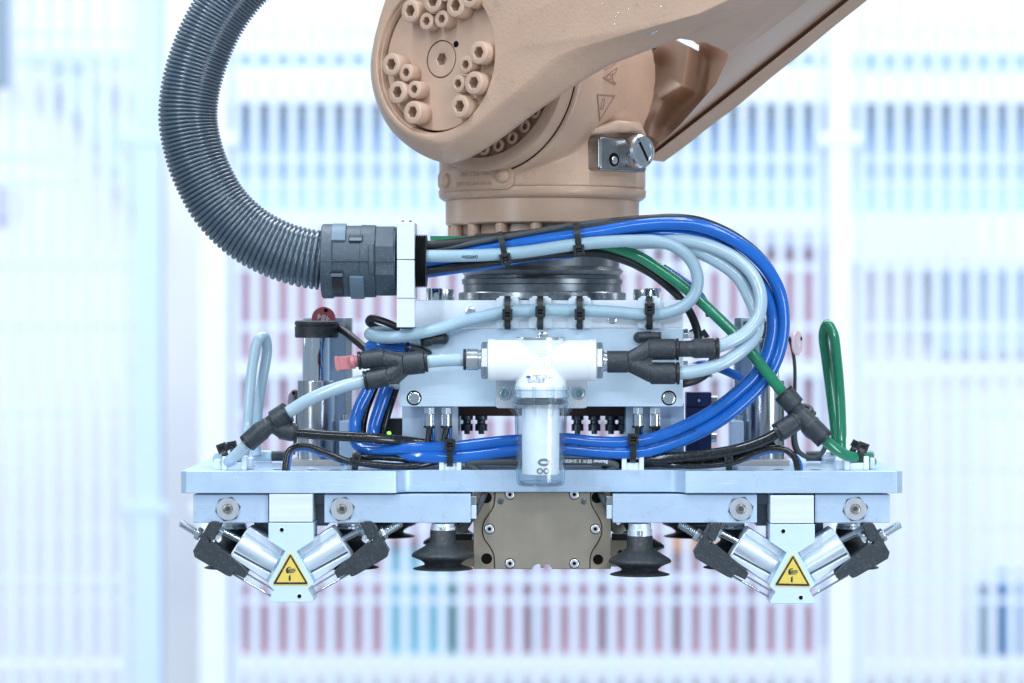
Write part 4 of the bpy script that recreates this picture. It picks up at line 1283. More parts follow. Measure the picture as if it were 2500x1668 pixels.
# ================================================================== cable ties and tie mounts
def tie(label, c, ry, rd, w, hy, tilt=0.0, head=(25, 27), tail=None, group="black cable ties", hd=None):
    """c: centre of the bundle (px, py, d); ry, rd: half height and half depth of the loop; hy: row of the head"""
    cw = W(*c)
    t = thing("cable_tie", label, "cable tie", W(c[0], c[1] + ry, c[2]), group)
    ex = Vector((math.cos(tilt), 0, -math.sin(tilt)))
    ez = Vector((math.sin(tilt), 0, math.cos(tilt)))
    g = G()
    rows = []
    n = 40
    for i in range(n):
        a = 2 * math.pi * i / n
        ca, sa = math.cos(a), math.sin(a)
        se = lambda v, p=0.75: math.copysign(abs(v) ** p, v)
        row = []
        for dw, th in ((-1, 0), (1, 0), (1, 2.6), (-1, 2.6)):
            row.append(cw + ex * (dw * w * S) + ez * (se(sa) * (ry + th) * S) + FRONT * (se(ca) * (rd + th) * S))
        rows.append(row)
    rows.append(rows[0])
    vs = [[g.bm.verts.new(p) for p in r] for r in rows[:-1]]
    vs.append(vs[0])
    for a, b in zip(vs, vs[1:]):
        for k in range(4):
            g.face([a[k], a[(k + 1) % 4], b[(k + 1) % 4], b[k]])
    g.build("strap", black_fine, t, sharp=40)
    off = (c[1] - hy)
    hc = cw + ez * (off * S) + FRONT * ((rd * (1 - min(0.9, abs(off) / ry) ** 2.6) ** 0.4 if hd is None else hd) * S + 5 * S)
    hw, hh = head[0] / 2, head[1] / 2
    g = G()
    for sx in (-1, 1):
        g.obox(hc + ex * (sx * (hw - 3.5) * S), ex * (3.5 * S), ez * (hh * S), FRONT * (9 * S))
    g.obox(hc + ez * ((hh - 4.5) * S), ex * (hw * S - 7 * S), ez * (4.5 * S), FRONT * (8.9 * S))
    g.obox(hc - ez * ((hh - 4.0) * S), ex * (hw * S - 7 * S), ez * (4.0 * S), FRONT * (8.9 * S))
    h = g.build("head", black_fine, t, bevel=1.8)
    G().obox(hc, ex * ((hw - 6) * S), ez * ((hh - 7) * S), FRONT * (2.5 * S)).build("slot", dark_void, h)
    G().obox(hc + FRONT * (3.2 * S) - ez * (0.5 * S), ex * ((hw - 7.5) * S), ez * (2.2 * S), FRONT * (1.5 * S)).build("tongue", black_fine, h, bevel=0.6)
    if tail:
        a, b = hc - ez * (hh * S * 0.8) + FRONT * (1 * S), W(*tail)
        ax_ = b - a
        z_ = ax_.normalized(); n_ = ex.cross(z_).normalized()
        G().obox((a + b) / 2, ex * (w * S), z_ * (ax_.length / 2), n_ * (1.4 * S)).build("tail", black_fine, t, bevel=0.5)
    return t

tie("black cable tie around the cable bundle nearer the coupling", (1229, 608, 24), 41, 38, 7, 634, tilt=-0.22, head=(27, 27))
tie("black cable tie around the cable bundle above the tool flange", (1410, 583, 26), 39, 40, 7.5, 612, tilt=-0.10, head=(27, 26))
for px, hy, lab in ((1239, 768, "leftmost of the four"), (1319, 761, "second of the four"), (1415, 768, "third of the four"), (1585, 754, "rightmost of the four")):
    # nylon mount on the front of the top plate
    m = thing("tie_mount", "white nylon tie mount on the top plate front, %s" % lab, "tie mount", W(px, 802, 56), "tie mounts along the top plate")
    g = G()
    g.prism(rrect(px - 27, 727, px - 10, 802, 5), 47, 60)
    g.prism(rrect(px + 10, 727, px + 27, 802, 5), 47, 60)
    g.prism(rrect(px - 12, 731, px + 12, 798, 4), 53, 60)
    g.build("saddle", nylon, m, bevel=1.2)
    G().box(px - 20, 723, px + 20, 731, 50, 85).build("hook", nylon, m, bevel=2)
    tie("black cable tie holding the grey hose to the top plate, %s" % lab, (px, 764, 38), 39, 18.5, 7.5, hy, head=(25, 28), tail=None, hd=19)
for px, hy, py, lab in ((1099, 1085, 1105, "left"), (1545, 1071, 1094, "right")):
    m = thing("tie_mount", "white nylon tie mount at the front edge of the plate, %s of the clear bowl" % lab, "tie mount", W(px, 1148, 58), "tie mounts on the base plate")
    g = G()
    g.box(px - 27, 1114, px - 15, 1148.5, 54, 92)
    g.box(px + 15, 1114, px + 27, 1148.5, 54, 92)
    g.box(px - 16, 1114, px + 16, 1121, 56, 90)
    g.build("saddle", nylon, m, bevel=1.5)
    G().box(px - 15.5, 1130, px + 15.5, 1148.3, 58, 88).build("foot", nylon, m, bevel=1)
    tie("black cable tie around both blue hoses, %s of the clear bowl" % lab, (px, py, 64), 32, 22, 7.5, hy, head=(27, 27), hd=20)
# small tie mounts further back
for px, lab in ((856, "left"), (1788, "right")):
    m = thing("tie_mount", "pale tie mount block beside the %s guide column base" % lab, "tie mount", W(px, 1142, 70), "tie mounts on the base plate")
    G().box(px - 15, 1131, px + 15, 1146, 70, 100).build("block", nylon, m, bevel=1.5)
    tie("small black cable tie on thin cables by the %s guide column base" % lab, (px + (14 if px < 1000 else -10), 1126, 62), 20, 18, 7, 1118, head=(22, 22), hd=14, tilt=0.2 if px < 1000 else -0.1)
# clips at the plate ends
def end_clip(x0, x1, d, side, hx):
    m = thing("hose_clip", "white plastic hose clip at the %s end of the plate" % side, "hose clip", W((x0 + x1) / 2, 1146, d), "hose clips at the plate ends")
    py = on_plate(0, d)
    k = (x1 - x0)
    g = G()
    g.box(x0, py - 34, x0 + 13, py, d, d + 40)
    g.box(x1 - 13, py - 34, x1, py, d, d + 40)
    g.box(x0 + 12, py - 18, x1 - 12, py, d + 4, d + 36)
    g.box(x0 - 20, py - 26, x0 + 1, py - 1, d + 30, d + 70)
    g.box(x1 + 2, py - 30, x1 + 14, py - 2, d + 30, d + 70)
    g.build("saddle", nylon, m, bevel=2.5)
    return m
end_clip(542, 602, 44, "left", 560)
end_clip(2062, 2122, 44, "right", 2090)
tie("black cable tie on the pale hose in the left hose clip", (552, 1118, 66), 22, 18, 6, 1092, tilt=-0.35, head=(24, 24), hd=4)
tie("black cable tie behind the left hose clip", (572, 1112, 110), 22, 16, 6, 1086, tilt=-0.2, head=(24, 20), hd=2)
tie("black cable tie on the green hose in the right hose clip", (2098, 1112, 70), 22, 18, 6, 1090, tilt=0.35, head=(26, 24), hd=4)
tie("black cable tie behind the right hose clip", (2078, 1108, 118), 22, 16, 6, 1082, tilt=0.5, head=(26, 18), hd=2)

# ================================================================== crossbars under the plate
def bar(x0, x1, washer, label):
    t = thing("crossbar", label, "crossbar", W((x0 + x1) / 2, 1277, 20), "crossbars under the base plate")
    G().box(x0, 1207.5, x1, 1276.5, 14, 66).build("beam", alu, t, bevel=1.8)
    c = W(washer, 1243, 14)
    w = G().lathe(c, FRONT, [(0, 27.5 * S), (1, 27.5 * S)] if False else [(0, 27.5 * S), (4.6 * S, 27.5 * S), (5.6 * S, 26.5 * S), (5.6 * S, 13 * S), (4.6 * S, 12.6 * S), (1.5 * S, 12.4 * S)], 56).build("washer", zinc, t, sharp=30)
    w.data.materials[0] = mat_washer
    G().lathe(c - FRONT * (2 * S), FRONT, [(0, 31.5 * S), (4.5 * S, 31.5 * S)], 6, rot=0.2).build("washer_seat", steel_dark, t)
    socket_screw("screw", c + FRONT * (0.5 * S), FRONT, 12 * S, 3.2 * S, mat_screw, t, hexr=6 * S, depth=3.0 * S)
    return t
mat_washer = mat("steel_washer", (0.76, 0.78, 0.82), 0.32, 0.8, var=0.06, vscale=200)
mat_screw = mat("oxidised_screw", (0.42, 0.38, 0.34), 0.32, 0.9, var=0.25, vscale=500)
bar(472, 655, 556.6, "short aluminium crossbar at the far left under the plate")
bar(792, 1149, 835, "long aluminium crossbar left of the bronze drive unit")
bar(1496, 1848, 1808.5, "long aluminium crossbar right of the bronze drive unit")
bar(1990, 2173, 2088, "short aluminium crossbar at the far right under the plate")
for x0, x1, nm, sd in ((1149.5, 1163, "bar_end_plate", "left"), (1481, 1495.5, "bar_end_plate", "right")):
    t = thing("end_stop", "grey steel end stop on the long crossbar %s of the drive unit" % sd, "end stop", W((x0 + x1) / 2, 1266, 30), "end stops on the crossbars")
    G().box(x0, 1212, x1, 1240, 26, 50).build("plate", steel, t, bevel=1)
    G().box(x0, 1234, x1, 1267, 20, 40).build("nut", alu_bright, t, bevel=1.5)

# ================================================================== V needle grippers
def cr(x, y): return (420 + x / 3.917, 1120 + y / 3.917)
VROOT = W(710, 1474, 20)
vg = thing("needle_gripper", "V shaped needle gripper with yellow warning label under the left half of the plate", "gripper", VROOT, "needle grippers")
G().box(657, 1206, 763, 1274.3, 2, 120).build("neck", alu_white, vg, bevel=1.2)
vpts = [cr(*p) for p in ((922, 614), (1352, 614), (1352, 786), (1190, 888), (1215, 930), (1350, 1178), (1350, 1200), (1300, 1245), (1352, 1345), (1348, 1374), (928, 1374), (924, 1350), (975, 1262), (922, 1212), (922, 1190), (1060, 930), (1085, 888), (922, 782))]
vb = G().prism(vpts, 0, 130).build("carrier_block", alu_panel, vg, bevel=1.6)
for x, y in ((1050, 680), (1218, 1315)):
    G().lathe(W(*cr(x, y), 0) + FRONT * (0.15 * S), FRONT, [(0, 6.8 * S), (0.4 * S, 6.8 * S), (0.7 * S, 6.2 * S), (0.7 * S, 5.2 * S)], 24, cap1=False).build("bore_rim", alu_bright, vg)
    G().lathe(W(*cr(x, y), 0) + FRONT * (0.2 * S), FRONT, [(0, 5.4 * S), (0.5 * S, 5.4 * S)], 24).build("bore", dark_void, vg)
# warning label
tri = [cr(*p) for p in ((1118, 908), (1146, 908), (1306, 1196), (1296, 1212), (972, 1212), (962, 1196))]
lab = G().prism(tri, -1.0, -0.2).build("warning_label", yellow, vg)
lab["label"] = "yellow triangular hand injury warning label"
def tri_ring(o, i, d):
    g = G()
    a = [W(*cr(*p), d) for p in o]; b = [W(*cr(*p), d) for p in i]
    a.append(a[0]); b.append(b[0])
    g.strip([a, b])
    return g
tri_ring([(1125, 920), (1139, 920), (1297, 1190), (1290, 1202), (976, 1202), (970, 1190)], [(1130, 946), (1134, 946), (1272, 1180), (1271, 1182), (1000, 1182), (999, 1180)], -1.4).build("label_border", black_ink, lab)
def inkpoly(pts, nm="hand_pictogram"):
    g = G(); g.face([g.bm.verts.new(W(*cr(*p), -1.4)) for p in pts]); g.build(nm, black_ink, lab)
inkpoly([(1090, 1056), (1100, 1042), (1134, 1032), (1134, 1040), (1112, 1050), (1108, 1062), (1116, 1062), (1116, 1096), (1094, 1096), (1089, 1076)])
for k in range(4):
    y = 1052 + k * 11
    inkpoly([(1128 if k else 1132, y), (1172 + (8, 10, 6, -6)[k], y + 2), (1172 + (8, 10, 6, -6)[k], y + 8), (1126, y + 8)])
for x in (1118, 1123):
    inkpoly([(x, 1052), (x + 3, 1052), (x + 3, 1096), (x, 1096)])
inkpoly([(1130, 1104), (1134, 1125), (1134, 1168), (1116, 1168), (1116, 1125)], "blade_pictogram")

def half(sx):
    """one arm of the V; sx = -1 left, +1 right (mirrored about the block's axis at 1136)"""
    M = lambda x, y: cr(1136 + sx * (1136 - x) * -1 if sx > 0 else x, y) if False else (cr(x, y) if sx < 0 else cr(2 * 1136 - x, y))
    def mpr(pts, d0, d1): return G().prism([M(*p) for p in pts], d0, d1)
    # profile cylinder: body with grooves
    cyl_ = mpr([(740, 645), (1150, 905), (1150, 1010), (1010, 1245), (552, 942), (566, 900), (700, 690)], 30, 112).build("cylinder_body", alu_bright, vg, bevel=4, seg=3)
    mpr([(742, 655), (1070, 868), (1030, 930), (700, 706), (706, 690)], 24, 40).build("profile_rib", alu_bright, cyl_, bevel=2)
    G().cyl(W(*M(646, 800), 38), W(*M(996, 1008), 38), 21 * S, 40).build("barrel", alu_bright, cyl_, bevel=1.5)
    mpr([(596, 884), (950, 1078), (944, 1092), (590, 900)], 28.5, 34).build("groove", steel_dark, cyl_)
    mpr([(585, 905), (940, 1098), (900, 1168), (560, 940)], 23, 40).build("profile_lower_face", alu_bright, cyl_, bevel=2.5)
    d0 = 62
    # piston rod, joint and threaded stud
    G().cyl(W(*M(720, 812), d0), W(*M(480, 690), d0), 8.5 * S, 24).build("piston_rod", chrome, vg)
    G().cyl(W(*M(495, 708), d0), W(*M(420, 664), d0), 12 * S, 6).build("rod_nut", zinc, vg, bevel=1)
    a, b = W(*M(300, 745), 34), W(*M(78, 612), 34)
    ax_ = b - a; L_ = ax_.length
    pr = [(0, 8 * S)]
    n = 11
    for i in range(n):
        pr += [(L_ * (0.12 + 0.86 * i / n), 6.0 * S), (L_ * (0.12 + 0.86 * (i + .45) / n), 10.6 * S), (L_ * (0.12 + 0.86 * (i + .6) / n), 10.6 * S)]
    pr += [(L_ * 0.985, 8 * S), (L_, 6.5 * S)]
    G().lathe(a, ax_, pr, 24).build("threaded_stud", zinc, vg, sharp=25)
    G().lathe(a + ax_ * 0.10, ax_, [(0, 15.5 * S), (2 * S, 17 * S), (12 * S, 17 * S), (14 * S, 15 * S)], 6, rot=0.3).build("stud_nut", zinc, vg, bevel=1)
    # black finger: web with clevis head
    fing = mpr([(352, 612), (215, 858), (200, 880), (216, 942), (300, 992), (520, 1118), (560, 1130), (585, 1096), (690, 1146), (722, 1080), (640, 1000), (400, 800), (352, 800)], 4, 60)
    fo_ = fing.build("finger", black, vg, bevel=1.6)
    mpr([(356, 606), (384, 598), (438, 600), (466, 626), (402, 770), (372, 790), (330, 740)], 0, 66).build("finger_head", black, fo_, bevel=2.5, seg=3)
    mpr([(352, 768), (372, 756), (410, 782), (402, 806), (376, 800)], 8, 64).build("pivot", zinc, fo_, bevel=2)
    mpr([(400, 742), (430, 728), (456, 744), (446, 770), (420, 782)], 30, 60).build("pin_block", nylon, fo_, bevel=1)
    # needle guide rods
    G().cyl(W(*M(575, 1100), 40), W(*M(955, 1318), 40), 2.6 * S, 14).build("needle_rod", chrome, vg)
    G().cyl(W(*M(690, 1085), 56), W(*M(985, 1262), 56), 2.4 * S, 14).build("needle_rod", chrome, vg)
half(-1)
half(1)
vg2 = copy_tree(vg)
vg2.location = VROOT + (W(1931, 1477.5, 20) - W(710.2, 1474, 20))
for ch in vg2.children:
    if ch.name.startswith("warning_label"):
        ch.rotation_euler = (0, 0.022, 0)
vg2["label"] = "V shaped needle gripper with yellow warning label under the right half of the plate"

# ================================================================== suction cups
def cup(px, top, d, label, stem_top=1277, low=None):
    t = thing("suction_cup", label, "suction cup", W(px, top + 95, d), "suction cups")
    k = K(d)
    c = W(px, top, d)
    prof = [(0, 30), (2, 31.5), (28, 31.5), (31, 33), (40, 45), (56, 72), (60, 76), (63, 77), (66, 76), (74, 56), (81, 46), (84, 45), (87, 47), (91, 62), (94, 72), (95.5, 73.5), (96.5, 72), (93, 50), (88, 40)]
    G().lathe(c, -UP, [(a * k, r * k) for a, r in prof], 64).build("bellows", black_soft, t, sharp=50)
    G().lathe(W(px, top + 1, d), UP, [(0, 30.5 * k), ((top - stem_top) * 0.45 * k, 30.5 * k), ((top - stem_top) * 0.5 * k, 28 * k), ((top - stem_top) * k, 28 * k)], 40).build("neck", alu_bright, t, sharp=25)
    if top - stem_top > 6:
        G().lathe(W(px, top - 1, d), UP, [(0, 34 * k), ((top - stem_top) * 0.4 * k, 34 * k)], 6).build("hex_nut", zinc, t, bevel=1)
    return t
cup(1081.5, 1293, 40, "black bellows suction cup under the long crossbar left of the drive unit")
cup(1562, 1307, 40, "black bellows suction cup hanging lower, right of the drive unit")
cup(572, 1290, 190, "black suction cup behind the outer arm of the left needle gripper")
cup(852, 1290, 190, "black suction cup behind the inner arm of the left needle gripper")
cup(1790, 1290, 190, "black suction cup behind the inner arm of the right needle gripper")
cup(2072, 1290, 190, "black suction cup behind the outer arm of the right needle gripper")
cup(940, 1214, 560, "blurred black suction cup far behind the left long crossbar", stem_top=1215)
cup(1694, 1214, 560, "blurred black suction cup far behind the right long crossbar", stem_top=1235)
cup(1110, 1262, 500, "rear black suction cup half hidden left of the drive unit", stem_top=1235)
cup(1546, 1272, 500, "rear black suction cup half hidden right of the drive unit", stem_top=1235)

# ================================================================== bronze drive unit
dr = thing("drive_unit", "bronze anodised drive unit box bolted under the middle of the plate", "drive unit", W(1324, 1390, 150))
def c2(x, y): return (960 + x / 3.264, 1120 + y / 3.264)
sl = [c2(1110, 884), c2(1110, 868), c2(1130, 848), c2(1150, 840), c2(1172, 840), c2(1172, 870), c2(1206, 870), c2(1206, 838), c2(1240, 842), c2(1262, 868), c2(1262, 884)]
x0, x1 = 1156, 1491.5
outl = [(x0, 1198), (x0, 1389.6), sl[0]] + sl[1:-1] + [sl[-1], (x1, 1389.6), (x1, 1198)]
outl = [(a, 1389.6) if i in (2, len(outl) - 3) else (a, b) for i, (a, b) in enumerate(outl)]
G().prism(outl, 70, 300).build("case", bronze, dr, bevel=2.2)
cv = []
left = [(815, 268), (812, 330), (800, 390), (770, 440), (735, 490), (718, 540), (716, 590), (730, 640), (765, 690), (795, 740), (808, 790), (812, 876)]
right = [(1563, 876), (1566, 790), (1580, 740), (1612, 690), (1645, 630), (1658, 580), (1656, 530), (1640, 480), (1604, 420), (1578, 370), (1570, 330), (1568, 268)]
ls = [(v.x, v.y) for v in catmull([Vector((*c2(*p), 0)) for p in left], 5)]
rs = [(v.x, v.y) for v in catmull([Vector((*c2(*p), 0)) for p in right], 5)]
slot2 = [(c2(1110, 0)[0], ls[-1][1])] + [c2(*p) for p in ((1110, 866), (1130, 846), (1172, 838), (1172, 866), (1206, 866), (1206, 836), (1240, 842), (1262, 866))] + [(c2(1262, 0)[0], rs[0][1])]
cover_pts = ls + slot2 + rs
G().prism(cover_pts, 64, 69.5).build("cover_plate", bronze_cover, dr, bevel=1.0)
grv = [W(x, y, 68.5) for x, y in ls]
for side in (ls, rs):
    G().sweep([W(x + (-0.7 if side is ls else 0.7), y, 69.6) for x, y in side], 1.5 * S, 8).build("joint", dark_void, dr)
for x, y in ((930, 285), (1443, 285), (767, 560), (1610, 560), (930, 835), (1443, 835)):
    c = W(*c2(x, y), 64)
    G().lathe(c + FRONT * (0.2 * S), FRONT, [(0, 12.8 * S), (0.4 * S, 12.8 * S)], 32).build("screw_recess", dark_void, dr)
    socket_screw("screw", c + FRONT * (0.5 * S), FRONT, 11 * S, 3 * S, mat_washer, dr, hexr=4.6 * S, depth=4 * S)
for x, y, r, rr in ((745, 797, 13.5, 20), (1632, 803, 12.5, 0), (740, 310, 14, 0), (1625, 310, 14, 20)):
    c = W(*c2(x, y), 70)
    if rr:
        G().lathe(c + FRONT * (0.2 * S), FRONT, [(0, rr * S), (0.6 * S, rr * S), (0.6 * S, (rr - 3) * S)], 36).build("counterbore", bronze_cover, dr)
    G().lathe(c + FRONT * (0.9 * S), FRONT, [(0, r * S), (0.5 * S, r * S)], 32).build("bore", dark_void, dr)
for x, y in ((855, 338), (1520, 340)):
    G().lathe(W(*c2(x, y), 64), FRONT, [(0, 8 * S), (1.5 * S, 7.5 * S), (2.4 * S, 4 * S)], 24).build("dowel_pin", steel_dark, dr)
# curved black hose beside the drive unit, both sides
hose("black_hose", [(1190, 1190, 90), (1180, 1215, 60), (1168, 1240, 52), (1150, 1270, 60)], 7, cable_dark, "short dark hose between left long crossbar and drive unit", "hose")
hose("black_hose", [(1458, 1190, 90), (1470, 1215, 60), (1480, 1235, 52), (1496, 1262, 60)], 7, cable_dark, "short dark hose between right long crossbar and drive unit", "hose")
for px, sd in ((1122, "left"), (1508, "right")):
    t = thing("air_fitting", "cloudy plastic elbow fitting %s of the drive unit, behind the front suction cup" % sd, "fitting", W(px, 1307, 150), "cloudy elbow fittings")
    sgn = 1 if px < 1300 else -1
    G().sweep(catmull([W(px + sgn * 26, 1262, 150), W(px + sgn * 14, 1282, 150), W(px, 1294, 150), W(px - sgn * 16, 1286, 150)], 6), [11 * K(150)] * 19, 16).build("elbow", mat("cloudy_plastic", (0.50, 0.50, 0.44), 0.3, 0, sss=0.2), t)
    G().box(px - 14, 1304, px + 30, 1320, 160, 200).build("foot", black_fine, t, bevel=2)
for px, sd in ((1135, "left"), (1515, "right")):
    t = thing("rear_block", "brown bronze block behind the drive unit on its %s side" % sd, "block", W(px, 1385, 320), "rear bronze blocks")
    G().box(px - 45, 1318, px + 45, 1384, 320, 420).build("case", bronze, t, bevel=2)
    G().lathe(W(px, 1350, 319.5), FRONT, [(0, 7 * S), (0.5 * S, 7 * S)], 20).build("bore", dark_void, t)

# ================================================================== guide columns
def column(px, lab):
    d = 320
    k = K(d)
    t = thing("guide_column", "%s guide column with chromed rod and black cap on the plate" % lab, "guide column", W(px, on_plate(0, d), d), "guide columns")
    z = lambda py: W(px, py, d)
    G().lathe(z(1128), UP, [(0, 46.5 * k), (197 * k, 46.5 * k), (199 * k, 45 * k), (199 * k, 30 * k)], 64).build("sleeve", steel_brushed, t, sharp=30)
    G().lathe(z(930), UP, [(0, 33.5 * k), (110 * k, 33.5 * k)], 64).build("rod", chrome, t, sharp=30)
    G().lathe(z(825), UP, [(0, 50 * k), (2 * k, 53 * k), (27 * k, 53.5 * k), (29 * k, 51 * k), (31 * k, 51 * k), (32 * k, 53.5 * k), (39 * k, 53.5 * k), (42 * k, 50 * k)], 64).build("cap", black_soft, t, sharp=30)
    c = W(px, 1133, d)
    G().box(px - 64, 1123, px + 60, on_plate(0, 258) + 0.5, 258, 400).build("foot_block", mat("stone_grey_steel", (0.44, 0.42, 0.40), 0.45, 0.4, var=0.1, vscale=80), t, bevel=2)
    return t
column(773, "left")
column(1868, "right")
for x0, x1, lab in ((738, 858, "left"), (1794, 1880, "right")):
    t = thing("side_plate", "upright aluminium plate behind the %s guide column" % lab, "plate", W((x0 + x1) / 2, 1118, 400), "upright side plates")
    G().box(x0, 776, x1 - (12 if lab == "left" else 0), 1118, 395, 440).build("plate", alu, t, bevel=1.5)
    xa = x1 - 14 if lab == "left" else x0
    G().box(xa - 1, 776, xa + 15, 1118, 391, 446).build("edge_profile", steel, t, bevel=1)
    bx = 843 if lab == "left" else 1798
    G().box(bx - 15, 1028, bx + 18, 1118, 300, 380).build("bracket", alu, t, bevel=2)
    G().lathe(W(bx + (-3 if lab == "left" else 12), 1029, 340), UP, [(0, 7 * S), (17 * S, 7 * S)], 20).build("pin", zinc, t)
socketless = None

# ================================================================== numbered tags
def disc_tag(px, py, d, r, yaw, m, label, textm, body, roll, pitch=0.0):
    t = thing("number_tag", label, "tag", W(px, py + r, d), "round number tags")
    n = Vector((math.sin(yaw) * math.cos(pitch), -math.cos(yaw) * math.cos(pitch), math.sin(pitch)))
    e1 = UP.cross(n).normalized() * -1
    if e1.x < 0: e1 = -e1
    e2 = n.cross(e1)
    if e2.z < 0: e2 = -e2
    c = W(px, py, d)
    k = K(d)
    G().lathe(c, n, [(0, r * k), (4 * k, r * k), (5 * k, (r - 1) * k)], 48).build("disc", m, t, sharp=30)
    ca, sa = math.cos(roll), math.sin(roll)
    flat_text(body, r * 0.72 * k, c + n * (5.4 * k) + e2 * (2 * k), e1 * ca + e2 * sa, e2 * ca - e1 * sa, textm, t)
    G().lathe(c + n * (5.2 * k) - (e2 * ca - e1 * sa) * (r * 0.72 * k), n, [(0, 5 * k), (0.5 * k, 5 * k)], 16).build("hole", dark_void, t)
    return t
disc_tag(790, 778, 372, 29, 0.0, red_tag, "red round tag printed 484 behind the cap of the left guide column", ink_white, "484", math.radians(164))
disc_tag(1944, 838, 330, 30, math.radians(62), pink_tag, "pink round tag hanging beside the right blue hose loop", ink_white, "483", math.radians(120))
disc_tag(716, 980, 420, 30, math.radians(58), pink_tag, "pink round tag hanging left of the left guide sleeve", ink_white, "482", math.radians(200))
hose("tag_cord", [(1926, 823, 326), (1934, 850, 330), (1940, 890, 340), (1940, 980, 345), (1936, 1080, 350), (1945, 1110, 352)], 4.5, cable_black, "thin black cord hanging from the pink tag on the right", "cord")
hose("tag_cord", [(722, 955, 416), (726, 990, 410), (724, 1050, 400), (716, 1110, 395)], 4.5, cable_black, "thin black cord hanging from the pink tag on the left", "cord")

# ================================================================== small devices behind the front panel
t = thing("valve_block", "navy blue valve block right of the white mounting block", "valve block", W(1706, 1110, 250))
G().box(1676, 958, 1737, 1105, 230, 300).build("case", navy, t, bevel=2)
G().box(1675, 993, 1738, 995, 228, 235).build("seam", dark_void, t)
G().box(1703, 960, 1705, 1104, 228, 232).build("rib", navy, t)
G().lathe(W(1706, 978, 229), FRONT, [(0, 4 * S), (1 * S, 4 * S)], 16).build("screw", zinc, t)
G().cyl(W(1737, 980, 262), W(1751, 980, 262), 15 * S, 24).build("port", steel, t)
G().cyl(W(1737, 1070, 262), W(1749, 1070, 262), 13 * S, 24).build("port", steel, t)
t = thing("relay_module", "small black module with a glowing green light left of the block", "module", W(958, 1085, 200))
G().box(934, 1022, 984, 1085, 190, 240).build("case", black_fine, t, bevel=2)
G().lathe(W(950, 1058, 189), FRONT, [(0, 5 * S), (2 * S, 4 * S), (3 * S, 2 * S)], 16).build("lamp", led_green, t)
G().lathe(W(938, 1058, 189), FRONT, [(0, 2.5 * S), (1 * S, 2 * S)], 12).build("lamp", led_green, t)
for (px, py, lab) in ((1676, 815, "upper"), (1676, 893, "lower")):
    t = thing("sensor_plug", "%s white sensor plug at the right side of the white block" % lab, "plug", W(px + 20, py + 14, 130), "sensor plugs at the block's right side")
    G().cyl(W(px - 8, py, 130), W(px + 3, py, 130), 14 * S, 6).build("nut", zinc, t, bevel=1)
    G().cyl(W(px + 2, py + 1, 130), W(px + 28, py + 4, 130), 10 * S, 20, 8 * S).build("body", white_plastic, t)
    G().sweep(catmull([W(px + 26, py + 4, 130), W(px + 40, py + 6, 132), W(px + 52, py + 12, 136), W(px + 60, py + 26, 145)], 6), 5 * S, 12).build("cable", white_plastic, t)
t = thing("cable_clip", "small black diamond shaped cable clip beside the upper sensor plug", "clip", W(1732, 826, 120))
g = G(); g.prism([(1720, 803), (1733, 822), (1722, 826), (1709, 812)], 118, 130); g.build("body", black_fine, t, bevel=1)
G().sweep(catmull([W(1722, 812, 124), W(1706, 808, 122), W(1690, 806, 124), (W(1682, 812, 126))], 6), 2.5 * S, 8).build("tail", black_fine, t)
for px, sd in ((968, "left"),):
    t = thing("side_port", "steel hex port at the left side of the white block", "port", W(966, 955, 140))
    G().cyl(W(962, 938, 130), W(978, 938, 130), 15 * S, 6).build("nut", zinc, t, bevel=1)
    G().cyl(W(950, 938, 130), W(964, 938, 130), 11 * S, 20).build("body", steel, t)
# pneumatic fittings lying at the rear of the plate
def rear_valve(x0, x1, x2, lab, m1, m2):
    d = 400
    py = on_plate(0, d) - 17
    t = thing("rear_fitting", "pale and black air fitting lying at the %s rear of the plate" % lab, "fitting", W((x0 + x1) / 2, py + 17, d), "rear air fittings")
    G().cyl(W(x0, py, d), W(x1, py, d), 16 * S, 28).build("body", m1, t, bevel=2)
    G().cyl(W(x1, py, d), W(x2, py, d), 13 * S, 24).build("sleeve", m2, t, bevel=1)
    G().box(min(x0, x1), py + 8, max(x0, x1), py + 16, d - 10, d + 12).build("foot", alu_bright, t, bevel=2)
rear_valve(618, 664, 705, "left", hose_pale, cable_dark)
rear_valve(2040, 2005, 1968, "right", alu_bright, cable_dark)
t = thing("cable_coil", "coiled dark cable end behind the right black fitting", "cable", W(1975, 1095, 340))
for i in range(5):
    c = W(1962 + 6 * i, 1000 + 16 * i, 340 + 4 * i)
    G().sweep([c + Vector((math.cos(a) * 20 * S, math.sin(a) * 14 * S, math.sin(a * 1.0 + i) * 9 * S)) for a in [2 * math.pi * j / 20 for j in range(21)]], 6.5 * S, 10).build("turn", cable_dark, t)
G().sweep(catmull([W(1948, 1030, 340), W(1940, 1060, 340), W(1952, 1105, 340), W(1990, 1118, 345), W(2015, 1090, 350), (W(2000, 1050, 350))], 8), 6.5 * S, 10).build("tail", cable_dark, t)

# ================================================================== blurred factory background
FENCE = 3.0 / S            # fence plane, in 0.28 mm units
WALL = 4.6 / S
def bmat(name, col, rough=0.6):
    return mat(name, col, rough, 0, var=0.03, vscale=3)
wall_m = bmat("white_cabinet", (0.85, 0.87, 0.91))
pale_m = bmat("pale_blue_panel", (0.44, 0.64, 0.86))
mid_m = bmat("light_blue_panel", (0.56, 0.69, 0.84))
bar_m = bmat("white_lacquer", (0.66, 0.74, 0.88))
post_m = bmat("white_post_lacquer", (0.77, 0.83, 0.91))
red_m = bmat("faded_red_box", (0.46, 0.275, 0.35))
teal_m = bmat("teal_box", (0.20, 0.50, 0.62))
dgreen_m = bmat("dark_green_box", (0.03, 0.16, 0.16))
orange_m = bmat("orange_box", (0.72, 0.34, 0.16))
grey_shade_m = bmat("grey_lacquer_and_shade", (0.26, 0.36, 0.44))  # dark grey for box and column; on the rack strips it imitates shade
lilac_m = bmat("lilac_liner", (0.55, 0.60, 0.82))

